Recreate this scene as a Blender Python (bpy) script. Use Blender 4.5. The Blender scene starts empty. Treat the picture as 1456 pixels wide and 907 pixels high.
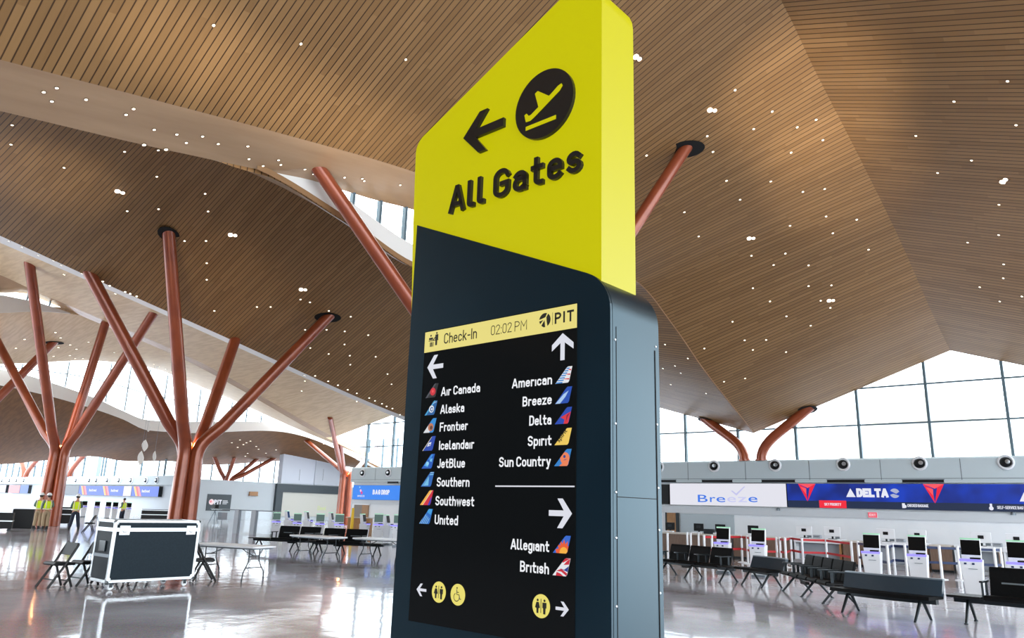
import bpy, bmesh, math, random
import numpy as np
from mathutils import Vector, Matrix
from mathutils.bvhtree import BVHTree
random.seed(7)
S = bpy.context.scene
COL = S.collection

# ------------------------------------------------------------------ camera
F_PX, PITCH, ROLL, EYE, HEAD = 1060.0, math.radians(14.3), math.radians(1.73), 1.72, math.radians(50)
fh = Vector((-math.cos(HEAD), math.sin(HEAD), 0)); zz = Vector((0, 0, 1)); r0 = fh.cross(zz)
FWD = fh*math.cos(PITCH) + zz*math.sin(PITCH)
up0 = zz*math.cos(PITCH) - fh*math.sin(PITCH)
RGT = r0*math.cos(ROLL) + up0*math.sin(ROLL)
UPV = up0*math.cos(ROLL) - r0*math.sin(ROLL)
ORG = Vector((0, 0, EYE))
cd = bpy.data.cameras.new('camera'); cam = bpy.data.objects.new('camera', cd); COL.objects.link(cam)
cam.matrix_world = Matrix((( RGT.x, UPV.x, -FWD.x, 0), (RGT.y, UPV.y, -FWD.y, 0), (RGT.z, UPV.z, -FWD.z, EYE), (0, 0, 0, 1)))
cd.sensor_width = 36; cd.lens = 36*F_PX/1456; cd.clip_end = 800
S.camera = cam
# ------------------------------------------------------------------ light
S.view_settings.view_transform = 'Standard'; S.view_settings.look = 'None'
S.view_settings.gamma = 1; S.view_settings.use_curve_mapping = False
S.view_settings.exposure = -0.03
W = bpy.data.worlds.new('sky'); S.world = W; W.use_nodes = True
wn = W.node_tree; bg = wn.nodes['Background']
bg.inputs[0].default_value = (0.86, 0.94, 1.0, 1); bg.inputs[1].default_value = 5.6
# added spot lamps standing in for floor-bounced sun and low clerestory sun
def beam(p, tgt, power, deg, col=(1, 0.93, 0.82), r=0.4, blend=1.0):
    l = bpy.data.lights.new('sun_stand_in', 'SPOT'); l.energy = power; l.spot_size = math.radians(deg); l.spot_blend = blend; l.shadow_soft_size = r; l.color = col
    o = bpy.data.objects.new('sun_stand_in', l); COL.objects.link(o); o.location = p; o.rotation_euler = (Vector(tgt)-Vector(p)).to_track_quat('-Z', 'Y').to_euler(); return o
S.cycles.max_bounces = 8; S.cycles.diffuse_bounces = 4; S.cycles.glossy_bounces = 4
S.cycles.transparent_max_bounces = 12; S.cycles.sample_clamp_indirect = 6

def ray(x, y): return FWD*F_PX + RGT*(x-728) - UPV*(y-453.5)
def on_x(x, y, X): d = ray(x, y); return ORG + d*(X/d.x)
def on_y(x, y, Y): d = ray(x, y); return ORG + d*(Y/d.y)
def on_z(x, y, Z=0.0): d = ray(x, y); return ORG + d*((Z-EYE)/d.z)

# ------------------------------------------------------------------ materials
def lin(c):
    return tuple((v/255/12.92 if v <= 10 else ((v/255+0.055)/1.055)**2.4) for v in c)
MC = {}
def mat(name, rgb, rough=0.5, metal=0.0, spec=0.5, emit=None, es=1.0, coat=0.0):
    if name in MC: return MC[name]
    m = bpy.data.materials.new(name); m.use_nodes = True
    b = m.node_tree.nodes['Principled BSDF']; i = b.inputs
    i['Base Color'].default_value = (*lin(rgb), 1); i['Roughness'].default_value = rough
    i['Metallic'].default_value = metal; i['Specular IOR Level'].default_value = spec
    i['Coat Weight'].default_value = coat
    if emit: i['Emission Color'].default_value = (*lin(emit), 1); i['Emission Strength'].default_value = es
    MC[name] = m; return m
def glow(rgb, es=0.9):
    return mat('glow_%d_%d_%d_%d' % (*rgb, int(es*100)), tuple(int(v*0.12) for v in rgb), 0.5, emit=rgb, es=es)
def nodes(m): return m.node_tree.nodes, m.node_tree.links
def noise_mix(m, rgb2, scale=8, lo=0.45, hi=0.6, detail=4, stretch=(1, 1, 1)):
    N, L = nodes(m); b = N['Principled BSDF']
    tc = N.new('ShaderNodeTexCoord'); mp = N.new('ShaderNodeMapping'); mp.inputs['Scale'].default_value = stretch
    no = N.new('ShaderNodeTexNoise'); no.inputs['Scale'].default_value = scale; no.inputs['Detail'].default_value = detail
    rm = N.new('ShaderNodeMapRange'); rm.inputs['From Min'].default_value = lo; rm.inputs['From Max'].default_value = hi
    mx = N.new('ShaderNodeMix'); mx.data_type = 'RGBA'
    mx.inputs[6].default_value = b.inputs['Base Color'].default_value; mx.inputs[7].default_value = (*lin(rgb2), 1)
    L.new(tc.outputs['Object'], mp.inputs['Vector']); L.new(mp.outputs[0], no.inputs['Vector'])
    L.new(no.outputs['Fac'], rm.inputs['Value']); L.new(rm.outputs[0], mx.inputs[0]); L.new(mx.outputs[2], b.inputs['Base Color'])
    return m
def slat_mat(name, c1, c2, gapc, pitch=0.16, gap=0.16, rough=0.42):
    m = mat(name, c1, rough, spec=0.35); N, L = nodes(m); b = N['Principled BSDF']
    tc = N.new('ShaderNodeTexCoord'); sp = N.new('ShaderNodeSeparateXYZ'); L.new(tc.outputs['Object'], sp.inputs[0])
    def M(op, a, bb=None):
        n = N.new('ShaderNodeMath'); n.operation = op
        for k, v in enumerate((a, bb)):
            if v is None: continue
            if isinstance(v, (int, float)): n.inputs[k].default_value = v
            else: L.new(v, n.inputs[k])
        return n.outputs[0]
    yy = M('DIVIDE', sp.outputs['Y'], pitch); row = M('FLOOR', yy); fr = M('FRACT', yy)
    w1 = N.new('ShaderNodeTexWhiteNoise'); w1.noise_dimensions = '1D'; L.new(row, w1.inputs['W'])
    xx = M('ADD', M('DIVIDE', sp.outputs['X'], 2.2), M('MULTIPLY', w1.outputs['Value'], 7.0)); cell = M('FLOOR', xx)
    cx = N.new('ShaderNodeCombineXYZ'); L.new(row, cx.inputs[0]); L.new(cell, cx.inputs[1])
    w2 = N.new('ShaderNodeTexWhiteNoise'); w2.noise_dimensions = '2D'; L.new(cx.outputs[0], w2.inputs['Vector'])
    mp = N.new('ShaderNodeMapping'); mp.inputs['Scale'].default_value = (0.6, 14, 1); L.new(tc.outputs['Object'], mp.inputs['Vector'])
    no = N.new('ShaderNodeTexNoise'); no.inputs['Scale'].default_value = 1.5; no.inputs['Detail'].default_value = 5; L.new(mp.outputs[0], no.inputs['Vector'])
    fac = M('ADD', M('MULTIPLY', w2.outputs['Value'], 0.65), M('MULTIPLY', no.outputs['Fac'], 0.35))
    mx = N.new('ShaderNodeMix'); mx.data_type = 'RGBA'; L.new(fac, mx.inputs[0])
    mx.inputs[6].default_value = (*lin(c1), 1); mx.inputs[7].default_value = (*lin(c2), 1)
    g = M('LESS_THAN', fr, gap)
    m2 = N.new('ShaderNodeMix'); m2.data_type = 'RGBA'; L.new(g, m2.inputs[0]); L.new(mx.outputs[2], m2.inputs[6])
    m2.inputs[7].default_value = (*lin(gapc), 1); L.new(m2.outputs[2], b.inputs['Base Color'])
    return m

WOOD = slat_mat('timber_slats', (152, 117, 76), (126, 94, 58), (70, 49, 29))
SOFFIT = noise_mix(mat('timber_soffit', (186, 154, 120), 0.24, spec=0.8), (170, 138, 106), 1.2, 0.3, 0.8, 4, (2.5, 0.35, 1))
FARWOOD = noise_mix(mat('hazed_timber', (214, 188, 150), 0.45), (200, 172, 134), 2, 0.4, 0.6, 4, (0.4, 3, 1))  # roof timber paled, bright haze on the far sheets painted in
SHADEWOOD = noise_mix(mat('shaded_timber', (122, 86, 52), 0.6, spec=0.15), (106, 74, 44), 2, 0.4, 0.6, 4, (0.4, 3, 1))  # same timber with shade painted into its colour, for the low far roof
LIP = mat('timber_lip', (140, 104, 68), 0.5)
WHITE = mat('white_plaster', (226, 224, 220), 0.5)
WALL = noise_mix(mat('wall_paint', (236, 239, 242), 0.5), (231, 235, 239), 0.6)
WALLUP = mat('wall_upper_panel', (186, 198, 203), 0.4)
SEAM = mat('dark_seam', (95, 104, 110), 0.6)
COPPER = noise_mix(mat('copper_steel', (150, 72, 40), 0.3, metal=0.2, coat=0.35), (138, 64, 36), 1.2)
BLACK = mat('black_matte', (18, 19, 21), 0.5)
VOID = mat('black_opening', (6, 5, 5), 0.9)
BLACKP = mat('black_plastic', (16, 17, 19), 0.42, spec=0.25)
LEATHER = noise_mix(mat('black_leather', (9, 10, 11), 0.5, spec=0.1), (12, 13, 15), 30)
BENCHC = mat('slate_upholstery', (36, 52, 64), 0.26)
NAVY = noise_mix(mat('navy_metal', (8, 21, 30), 0.3, spec=0.62), (10, 24, 33), 3)
NAVY.node_tree.nodes['Principled BSDF'].inputs['Specular Tint'].default_value = (0.42, 0.80, 1.0, 1)
STEEL = mat('brushed_steel', (190, 194, 198), 0.28, metal=0.9)
ALU = mat('aluminium_edge', (214, 220, 224), 0.3, metal=0.45)
GREYM = mat('grey_metal', (120, 130, 138), 0.4, metal=0.5)
DARKM = mat('dark_metal', (44, 50, 54), 0.35, metal=0.6)
MULL = mat('mullion_grey', (96, 116, 126), 0.4, metal=0.2)
PWHITE = mat('white_plastic', (228, 230, 234), 0.35)
GREYP = mat('grey_panel', (150, 156, 164), 0.5)
TAN = noise_mix(mat('oak_laminate', (168, 124, 80), 0.45), (150, 108, 68), 6, 0.4, 0.6, 4, (6, 6, 0.6))
BROWNC = noise_mix(mat('walnut_front', (120, 98, 84), 0.4), (108, 86, 72), 5, 0.4, 0.6, 4, (6, 6, 0.6))
SCREENM = mat('display_glass', (9, 10, 11), 0.14, spec=0.16, emit=(12, 14, 15), es=0.6)
YELLOW = mat('yellow_acrylic', (112, 107, 0), 0.36, spec=0.3, emit=(208, 202, 0), es=0.62)
SKIN = mat('skin', (196, 144, 116), 0.5)
HIVIS = mat('hi_vis_fabric', (196, 220, 20), 0.6, emit=(190, 220, 10), es=0.25)  # fabric emits a little, its brightness painted in as glow
KHAKI = mat('khaki_fabric', (168, 146, 116), 0.7)
NAVYF = mat('navy_denim', (30, 38, 58), 0.7)
SHIRT = mat('grey_shirt', (96, 116, 112), 0.7)
REFL = mat('reflective_tape', (226, 214, 196), 0.3)
HAT = mat('white_hard_hat', (236, 238, 240), 0.3)
HAIR = mat('dark_hair', (40, 30, 24), 0.6)
REDB = mat('red_belt', (190, 22, 34), 0.5)
NAVB = mat('navy_belt', (24, 44, 86), 0.5)
GLASS = bpy.data.materials.new('clear_glass'); GLASS.use_nodes = True
_n, _l = nodes(GLASS); _n.clear()
_o = _n.new('ShaderNodeOutputMaterial'); _t = _n.new('ShaderNodeBsdfTransparent'); _g = _n.new('ShaderNodeBsdfGlossy'); _g.inputs['Roughness'].default_value = 0.02
_w = _n.new('ShaderNodeLayerWeight'); _w.inputs['Blend'].default_value = 0.5; _p = _n.new('ShaderNodeMath'); _p.operation = 'POWER'; _p.inputs[1].default_value = 4; _f = _n.new('ShaderNodeMath'); _f.operation = 'MULTIPLY_ADD'; _f.inputs[1].default_value = 0.35; _f.inputs[2].default_value = 0.025; _l.new(_w.outputs['Facing'], _p.inputs[0]); _l.new(_p.outputs[0], _f.inputs[0]); _x = _n.new('ShaderNodeMixShader'); _t.inputs[0].default_value = (0.97, 0.99, 1, 1)
_l.new(_f.outputs[0], _x.inputs[0]); _l.new(_t.outputs[0], _x.inputs[1]); _l.new(_g.outputs[0], _x.inputs[2]); _l.new(_x.outputs[0], _o.inputs[0])
FLOOR = mat('polished_terrazzo', (150, 144, 146), 0.075, spec=0.6)
def _floor():
    N, L = nodes(FLOOR); b = N['Principled BSDF']; b.inputs['Coat Roughness'].default_value = 0.05
    tc = N.new('ShaderNodeTexCoord')
    n1 = N.new('ShaderNodeTexNoise'); n1.inputs['Scale'].default_value = 0.35; n1.inputs['Detail'].default_value = 3
    n2 = N.new('ShaderNodeTexVoronoi'); n2.inputs['Scale'].default_value = 60
    r1 = N.new('ShaderNodeValToRGB'); r1.color_ramp.elements[0].position = 0.40; r1.color_ramp.elements[1].position = 0.62
    r1.color_ramp.elements[0].color = (*lin((178, 173, 180)), 1); r1.color_ramp.elements[1].color = (*lin((214, 216, 228)), 1)
    mx = N.new('ShaderNodeMix'); mx.data_type = 'RGBA'; mx.blend_type = 'OVERLAY'; mx.inputs[0].default_value = 0.22
    n3 = N.new('ShaderNodeTexNoise'); n3.inputs['Scale'].default_value = 1.6; n3.inputs['Detail'].default_value = 5
    bp = N.new('ShaderNodeBump'); bp.inputs['Strength'].default_value = 0.018; bp.inputs['Distance'].default_value = 0.3
    for n in (n1, n2, n3): L.new(tc.outputs['Object'], n.inputs['Vector'])
    L.new(n1.outputs['Fac'], r1.inputs[0]); L.new(r1.outputs[0], mx.inputs[6]); L.new(n2.outputs['Color'], mx.inputs[7])
    L.new(mx.outputs[2], b.inputs['Base Color']); L.new(n3.outputs['Fac'], bp.inputs['Height']); L.new(bp.outputs[0], b.inputs['Normal'])
_floor()

# ------------------------------------------------------------------ mesh helpers
class MB:
    def __init__(s): s.v = []; s.f = []; s.m = []; s.mats = []; s.cur = 0
    def mat(s, m):
        if m not in s.mats: s.mats.append(m)
        s.cur = s.mats.index(m); return s
    def add(s, vs, fs):
        n = len(s.v); s.v += [tuple(v) for v in vs]
        for f in fs: s.f.append([n+i for i in f]); s.m.append(s.cur)
        return s
    def box(s, c, d, rz=0, rx=0, ry=0):
        x, y, z = (k/2 for k in d); R = Matrix.Rotation(rz, 3, 'Z') @ Matrix.Rotation(ry, 3, 'Y') @ Matrix.Rotation(rx, 3, 'X'); c = Vector(c)
        vs = [c + R @ Vector((a*x, b*y, e*z)) for a in (-1, 1) for b in (-1, 1) for e in (-1, 1)]
        return s.add(vs, [(0, 1, 3, 2), (4, 6, 7, 5), (0, 4, 5, 1), (2, 3, 7, 6), (0, 2, 6, 4), (1, 5, 7, 3)])
    def b2(s, p, q): return s.box([(a+b)/2 for a, b in zip(p, q)], [abs(a-b) for a, b in zip(p, q)])
    def prism(s, poly, y0, y1):            # polygon in x,z, extruded along y
        n = len(poly); ar = sum(poly[i][0]*poly[(i+1) % n][1]-poly[(i+1) % n][0]*poly[i][1] for i in range(n))
        if ar < 0: poly = poly[::-1]
        vs = [(x, y0, z) for x, z in poly] + [(x, y1, z) for x, z in poly]
        return s.add(vs, [list(range(n)), list(range(2*n-1, n-1, -1))] + [(i, i+n, (i+1) % n+n, (i+1) % n) for i in range(n)])
    def prism_x(s, poly, x0, x1):          # polygon in y,z, extruded along x
        n = len(poly); vs = [(x0, y, z) for y, z in poly] + [(x1, y, z) for y, z in poly]
        return s.add(vs, [list(range(n)), list(range(2*n-1, n-1, -1))] + [(i, i+n, (i+1) % n+n, (i+1) % n) for i in range(n)])
    def tube(s, pts, r, seg=10, cap=True):
        pts = [Vector(p) for p in pts]; n = len(pts); rs = r if isinstance(r, (list, tuple)) else [r]*n
        vs = []; fs = []; ref = None
        for i, p in enumerate(pts):
            t = (pts[min(i+1, n-1)]-pts[max(i-1, 0)]).normalized()
            if ref is None: ref = Vector((1, 0, 0)) if abs(t.x) < 0.9 else Vector((0, 1, 0))
            u = (ref - t*ref.dot(t)).normalized(); w = t.cross(u); ref = u
            vs += [p + (u*math.cos(a) + w*math.sin(a))*rs[i] for a in (2*math.pi*k/seg for k in range(seg))]
        for i in range(n-1):
            for k in range(seg):
                k2 = (k+1) % seg; fs.append((i*seg+k, i*seg+k2, (i+1)*seg+k2, (i+1)*seg+k))
        if cap: fs += [list(range(seg-1, -1, -1)), list(range((n-1)*seg, n*seg))]
        return s.add(vs, fs)
    def lathe(s, prof, c=(0, 0, 0), seg=20, axis='z'):   # prof = (r, h)
        c = Vector(c); vs = []; fs = []; n = len(prof)
        for r, h in prof:
            for k in range(seg):
                a = 2*math.pi*k/seg; x, y = r*math.cos(a), r*math.sin(a)
                vs.append(c + (Vector((x, y, h)) if axis == 'z' else Vector((x, -h, y)) if axis == '-y' else Vector((h, x, y))))
        for i in range(n-1):
            for k in range(seg):
                k2 = (k+1) % seg; fs.append((i*seg+k, i*seg+k2, (i+1)*seg+k2, (i+1)*seg+k))
        fs += [list(range(seg-1, -1, -1)), list(range((n-1)*seg, n*seg))]
        return s.add(vs, fs)
    def disc(s, cx, cz, r, y0, y1, seg=32, rz=None):
        rz = rz or r
        return s.prism([(cx+r*math.cos(2*math.pi*k/seg), cz+rz*math.sin(2*math.pi*k/seg)) for k in range(seg)], y0, y1)
    def grid(s, rows, flip=False):
        n, m = len(rows), len(rows[0]); vs = [p for r in rows for p in r]; fs = []
        for i in range(n-1):
            for j in range(m-1):
                q = (i*m+j, i*m+j+1, (i+1)*m+j+1, (i+1)*m+j); fs.append(q[::-1] if flip else q)
        return s.add(vs, fs)
def obj(name, mb, material=None, parent=None, smooth=False, bevel=0.0, seg=2):
    me = bpy.data.meshes.new(name); me.from_pydata([tuple(v) for v in mb.v], [], mb.f)
    mats = mb.mats or [material]
    for m in mats: me.materials.append(m)
    if mb.mats: me.polygons.foreach_set('material_index', mb.m)
    me.update()
    bm = bmesh.new(); bm.from_mesh(me); bmesh.ops.recalc_face_normals(bm, faces=bm.faces); bm.to_mesh(me); bm.free()
    o = bpy.data.objects.new(name, me); COL.objects.link(o)
    if smooth:
        me.polygons.foreach_set('use_smooth', [True]*len(me.polygons))
        e = o.modifiers.new('edges', 'EDGE_SPLIT'); e.split_angle = math.radians(38)
    if bevel:
        b = o.modifiers.new('bevel', 'BEVEL'); b.width = bevel; b.segments = seg; b.limit_method = 'ANGLE'; b.angle_limit = math.radians(35)
    if parent: o.parent = parent
    return o
def tag(o, label, cat, group=None):
    o['label'] = label; o['category'] = cat
    if group: o['group'] = group
    return o
def thing(name, label, cat, loc=(0, 0, 0), rotz=0, group=None):
    o = bpy.data.objects.new(name, None); COL.objects.link(o); o.empty_display_size = 0.2
    o.location = loc; o.rotation_euler = (0, 0, rotz); return tag(o, label, cat, group)
def struct(name, mb, m=None, parent=None, **k):
    o = obj(name, mb, m, parent, **k)
    if not parent: o['kind'] = 'structure'
    return o
def dup(root, loc, rotz, label=None, scale=None):
    r = root.copy(); COL.objects.link(r); r.location = loc; r.rotation_euler = (0, 0, rotz)
    if label: r['label'] = label
    if scale: r.scale = scale
    for ch in list(root.children):
        c = ch.copy(); COL.objects.link(c); c.parent = r
        for g in ch.children:
            d = g.copy(); COL.objects.link(d); d.parent = c
    return r
ORD = ['first', 'second', 'third', 'fourth', 'fifth', 'sixth', 'seventh', 'eighth', 'ninth', 'tenth', 'eleventh', 'twelfth', 'thirteenth',
       'fourteenth', 'fifteenth', 'sixteenth', 'seventeenth', 'eighteenth', 'nineteenth', 'twentieth', 'twenty-first', 'twenty-second',
       'twenty-third', 'twenty-fourth', 'twenty-fifth', 'twenty-sixth']
# lettering: Blender's own built-in letter shapes turned into solid meshes
_LC = {}
def letters(s, bold):
    key = (s, bold)
    if key not in _LC:
        cu = bpy.data.curves.new('t', 'FONT'); cu.body = s; cu.offset = bold; cu.resolution_u = 3; cu.fill_mode = 'FRONT'
        o = bpy.data.objects.new('t', cu); COL.objects.link(o)
        dg = bpy.context.evaluated_depsgraph_get(); dg.update()
        me = bpy.data.meshes.new_from_object(o.evaluated_get(dg))
        vs = [tuple(v.co) for v in me.vertices]; fs = [list(p.vertices) for p in me.polygons]
        bpy.data.objects.remove(o); bpy.data.curves.remove(cu); bpy.data.meshes.remove(me)
        _LC[key] = (vs, fs)
    return _LC[key]
def text(mb, s, x0, z0, w, h, y, depth=0.0, bold=0.012, capref=None):
    vs, fs = letters(s, bold); cv, _ = letters(capref or 'H', bold)
    ax = min(v[0] for v in vs); bx = max(v[0] for v in vs); ch = max(v[1] for v in cv); c0 = min(v[1] for v in cv)
    k = w/(bx-ax); kz = h/(ch-c0)
    P = [(x0+(v[0]-ax)*k, y, z0+(v[1]-c0)*kz) for v in vs]
    if depth <= 0: return mb.add(P, fs)
    ec = {}
    for f in fs:
        for i in range(len(f)):
            a, b = f[i], f[(i+1) % len(f)]; ec[(a, b)] = 1
    side = [(a, b) for (a, b) in ec if (b, a) not in ec]
    n = len(P); mb.add(P + [(p[0], y+depth, p[2]) for p in P], [list(f) for f in fs] + [(a, b, b+n, a+n) for a, b in side])
    return mb
# a plain engineering letter: centre lines given a stroke width (1 = cap height)
def arc(cx, cy, rx, ry, a0, a1, n=9): return [(cx+rx*math.cos(math.radians(a0+(a1-a0)*k/n)), cy+ry*math.sin(math.radians(a0+(a1-a0)*k/n))) for k in range(n+1)]
XH = 0.64
def _o(): return arc(.2, XH-.2, .2, .2, 180, 0)+arc(.2, .2, .2, .2, 0, -180)+[(0, XH-.2)]
GL = {
 'A': [[(0, 0), (.27, 1), (.33, 1), (.6, 0)], [(.10, .26), (.50, .26)]],
 'B': [[(0, 0), (0, 1), (.24, 1)]+arc(.24, .765, .22, .235, 90, -90)+[(0, .53)], [(0, .53), (.26, .53)]+arc(.26, .265, .24, .265, 90, -90)+[(0, 0)]],
 'C': [arc(.25, .75, .25, .25, 12, 180)+arc(.25, .25, .25, .25, 180, 348)],
 'D': [[(0, 0), (0, 1), (.22, 1)]+arc(.22, .72, .28, .28, 90, 0)+arc(.22, .28, .28, .28, 0, -90)+[(0, 0)]],
 'F': [[(0, 0), (0, 1), (.45, 1)], [(0, .51), (.38, .51)]],
 'G': [arc(.25, .75, .25, .25, 14, 180)+arc(.25, .25, .25, .25, 180, 360)+[(.5, .47), (.27, .47)]],
 'I': [[(0, 0), (0, 1)]], 'J': [[(.34, 1), (.34, .22)]+arc(.15, .2, .19, .2, 0, -150)],
 'M': [[(0, 0), (0, 1), (.32, .38), (.64, 1), (.64, 0)]], 'O': [arc(.25, .75, .25, .25, 0, 180)+arc(.25, .25, .25, .25, 180, 360)+[(.5, .75)]],
 'P': [[(0, 0), (0, 1), (.24, 1)]+arc(.24, .74, .26, .26, 90, -90)+[(0, .48)]], 'R': [[(0, 0), (0, 1), (.24, 1)]+arc(.24, .74, .26, .26, 90, -90)+[(0, .48)], [(.24, .48), (.5, 0)]],
 'S': [arc(.24, .755, .24, .245, 25, 255)+arc(.24, .255, .25, .255, 75, -155)], 'E': [[(.45, 0), (0, 0), (0, 1), (.45, 1)], [(0, .51), (.38, .51)]], 'L': [[(0, 1), (0, 0), (.42, 0)]],
 'T': [[(0, 1), (.52, 1)], [(.26, 0), (.26, 1)]], 'U': [[(0, 1), (0, .25)]+arc(.25, .25, .25, .25, 180, 360)+[(.5, 1)]],
 'H': [[(0, 0), (0, 1)], [(.5, 0), (.5, 1)], [(0, .52), (.5, .52)]], 'Z': [[(0, 1), (.48, 1), (0, 0), (.48, 0)]], 'N': [[(0, 0), (0, 1), (.5, 0), (.5, 1)]], 'K': [[(0, 0), (0, 1)], [(.46, 1), (0, .40)], [(.16, .58), (.5, 0)]], 'V': [[(0, 1), (.27, 0), (.33, 0), (.6, 1)]], 'X': [[(0, 0), (.5, 1)], [(0, 1), (.5, 0)]], 'Y': [[(0, 1), (.27, .45), (.54, 1)], [(.27, .45), (.27, 0)]],
 '0': [arc(.23, .77, .23, .23, 0, 180)+arc(.23, .23, .23, .23, 180, 360)+[(.46, .77)]], '2': [arc(.23, .77, .23, .23, 170, -38)+[(0, 0), (.48, 0)]],
 ':': [[(0, 0), (0, .05)], [(0, .6), (0, .65)]], '-': [[(0, .42), (.26, .42)]],
 'a': [arc(.2, XH-.17, .19, .17, 155, 0)+[(.39, 0)], [(.39, .41), (.17, .41)]+arc(.17, .205, .17, .205, 90, 270)+[(.24, 0), (.39, .10)]],
 'b': [[(0, 1), (0, 0)], _o()], 'c': [arc(.2, XH-.2, .2, .2, 20, 180)+arc(.2, .2, .2, .2, 180, 340)], 'd': [[(.4, 1), (.4, 0)], _o()],
 'e': [[(0, .35), (.4, .35), (.4, XH-.2)]+arc(.2, XH-.2, .2, .2, 0, 180)+arc(.2, .2, .2, .2, 180, 325)],
 'g': [_o(), [(.4, XH), (.4, -.08)]+arc(.2, -.08, .2, .2, 0, -145)], 'h': [[(0, 0), (0, 1)], [(0, XH-.2)]+arc(.2, XH-.2, .2, .2, 180, 0)+[(.4, 0)]],
 'i': [[(0, 0), (0, XH-.05)], [(0, 1.06), (0, 1.09)]], 'k': [[(0, 0), (0, 1)], [(.37, XH), (0, .26)], [(.13, .38), (.40, 0)]],
 'l': [[(0, 1), (0, .13)]+arc(.13, .13, .13, .13, 180, 270, 5)+[(.17, 0)]],
 'm': [[(0, 0), (0, XH)], [(0, XH-.17)]+arc(.17, XH-.17, .17, .17, 180, 0)+[(.34, 0)], [(.34, XH-.17)]+arc(.51, XH-.17, .17, .17, 180, 0)+[(.68, 0)]],
 'n': [[(0, 0), (0, XH)], [(0, XH-.2)]+arc(.2, XH-.2, .2, .2, 180, 0)+[(.4, 0)]], 'o': [_o()], 'p': [[(0, XH), (0, -.28)], _o()],
 'r': [[(0, 0), (0, XH)], [(0, XH-.2)]+arc(.18, XH-.2, .18, .2, 180, 65)], 's': [arc(.18, XH-.172, .18, .172, 25, 250)+arc(.18, .178, .19, .178, 70, -155)],
 't': [[(.12, .95), (.12, .15)]+arc(.27, .15, .15, .15, 180, 270, 5)+[(.32, 0)], [(0, XH), (.32, XH)]],
 'u': [[(0, XH), (0, .2)]+arc(.2, .2, .2, .2, 180, 360)+[(.4, XH)], [(.4, XH), (.4, 0)]], 'w': [[(0, XH), (.15, 0), (.3, XH), (.45, 0), (.6, XH)]],
 'y': [[(0, XH), (.2, .02)], [(.4, XH), (.13, -.28), (.03, -.28)]], 'z': [[(0, XH), (.36, XH), (0, 0), (.36, 0)]]}
def ribbon(mb, pts, w, y, depth, closed):
    P = [Vector(p) for p in pts]; Q = [P[0]]
    for p in P[1:]:
        if (p-Q[-1]).length > w*0.02: Q.append(p)
    P = Q; n = len(P); closed = closed and (P[0]-P[-1]).length < w*0.3
    if closed: P = P[:-1]; n -= 1
    Lf, Rt = [], []
    for i in range(n):
        a = P[i-1] if (i or closed) else None; b = P[(i+1) % n] if (i < n-1 or closed) else None
        d1 = (P[i]-a).normalized() if a is not None else None; d2 = (b-P[i]).normalized() if b is not None else None
        d = ((d1 or d2)+(d2 or d1)); d = d.normalized() if d.length > 1e-4 else (d1 or d2)
        nn = Vector((-d.y, d.x)); ref = d1 or d2; k = max(0.5, abs(nn.dot(Vector((-ref.y, ref.x)))))
        o = nn*(w/2/k); Lf.append(P[i]+o); Rt.append(P[i]-o)
    m = n if closed else n-1
    if not closed:
        for k, j in ((0, 1), (-1, -2)):
            d = (P[k]-P[j]).normalized()*w/2; Lf[k] = Lf[k]+d; Rt[k] = Rt[k]+d
    V = [(p.x, y, p.y) for p in Lf]+[(p.x, y, p.y) for p in Rt]
    F = [(i, (i+1) % n, (i+1) % n+n, i+n) for i in range(m)]
    if depth > 0:
        V2 = [(v[0], y+depth, v[2]) for v in V]; N2 = 2*n; F2 = []
        for i in range(m):
            j = (i+1) % n; F2 += [(i, j, j+N2, i+N2), (i+n, j+n, j+n+N2, i+n+N2)]
        if not closed: F2 += [(0, n, n+N2, N2), (n-1, 2*n-1, 2*n-1+N2, n-1+N2)]
        V = V+V2; F = F+[tuple(k+N2 for k in f) for f in F]+F2
    mb.add(V, F)
def ltext(mb, s, x0, z0, w, h, y, depth=0.0, wt=0.15, gap=None):
    st = wt*h; gap = (0.13 if gap is None else gap)
    adv = []; x = 0.0
    for ch in s:
        if ch == ' ': adv.append(None); x += .26; continue
        gw = max(p[0] for s_ in GL[ch] for p in s_); adv.append((x, gw)); x += gw+wt+gap
    nat = x-gap-wt; k = (w-st)/nat
    for ch, a in zip(s, adv):
        if a is None: continue
        for pl in GL[ch]:
            q = [(x0+st/2+(a[0]+p[0])*k, z0+(st/2+p[1]*(h-st) if p[1] >= 0 else st/2+p[1]*h)) for p in pl]
            ribbon(mb, q, st, y, depth, True)
    return mb
def arrow(mb, cx, cz, w, h, t, direction, y0, y1):
    # pointing left in unit form: tip at (-w/2, 0)
    a, b = w/2, h/2; dx = (w*0.40); k = t*1.18
    chev = [(-a, 0), (-a+dx, b), (-a+dx+k, b), (-a+k*1.25, 0.0), (-a+dx+k, -b), (-a+dx, -b)]
    shaft = [(-a+k*0.9, t/2), (a, t/2), (a, -t/2), (-a+k*0.9, -t/2)]
    for poly in ([chev[0], chev[1], chev[2], chev[3]], [chev[0], chev[3], chev[4], chev[5]], shaft):
        q = []
        for x, z in poly:
            if direction == 'right': x, z = -x, z
            elif direction == 'up': x, z = z, -x
            q.append((cx+x, cz+z))
        mb.prism(q, y0, y1)
    return mb

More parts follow.
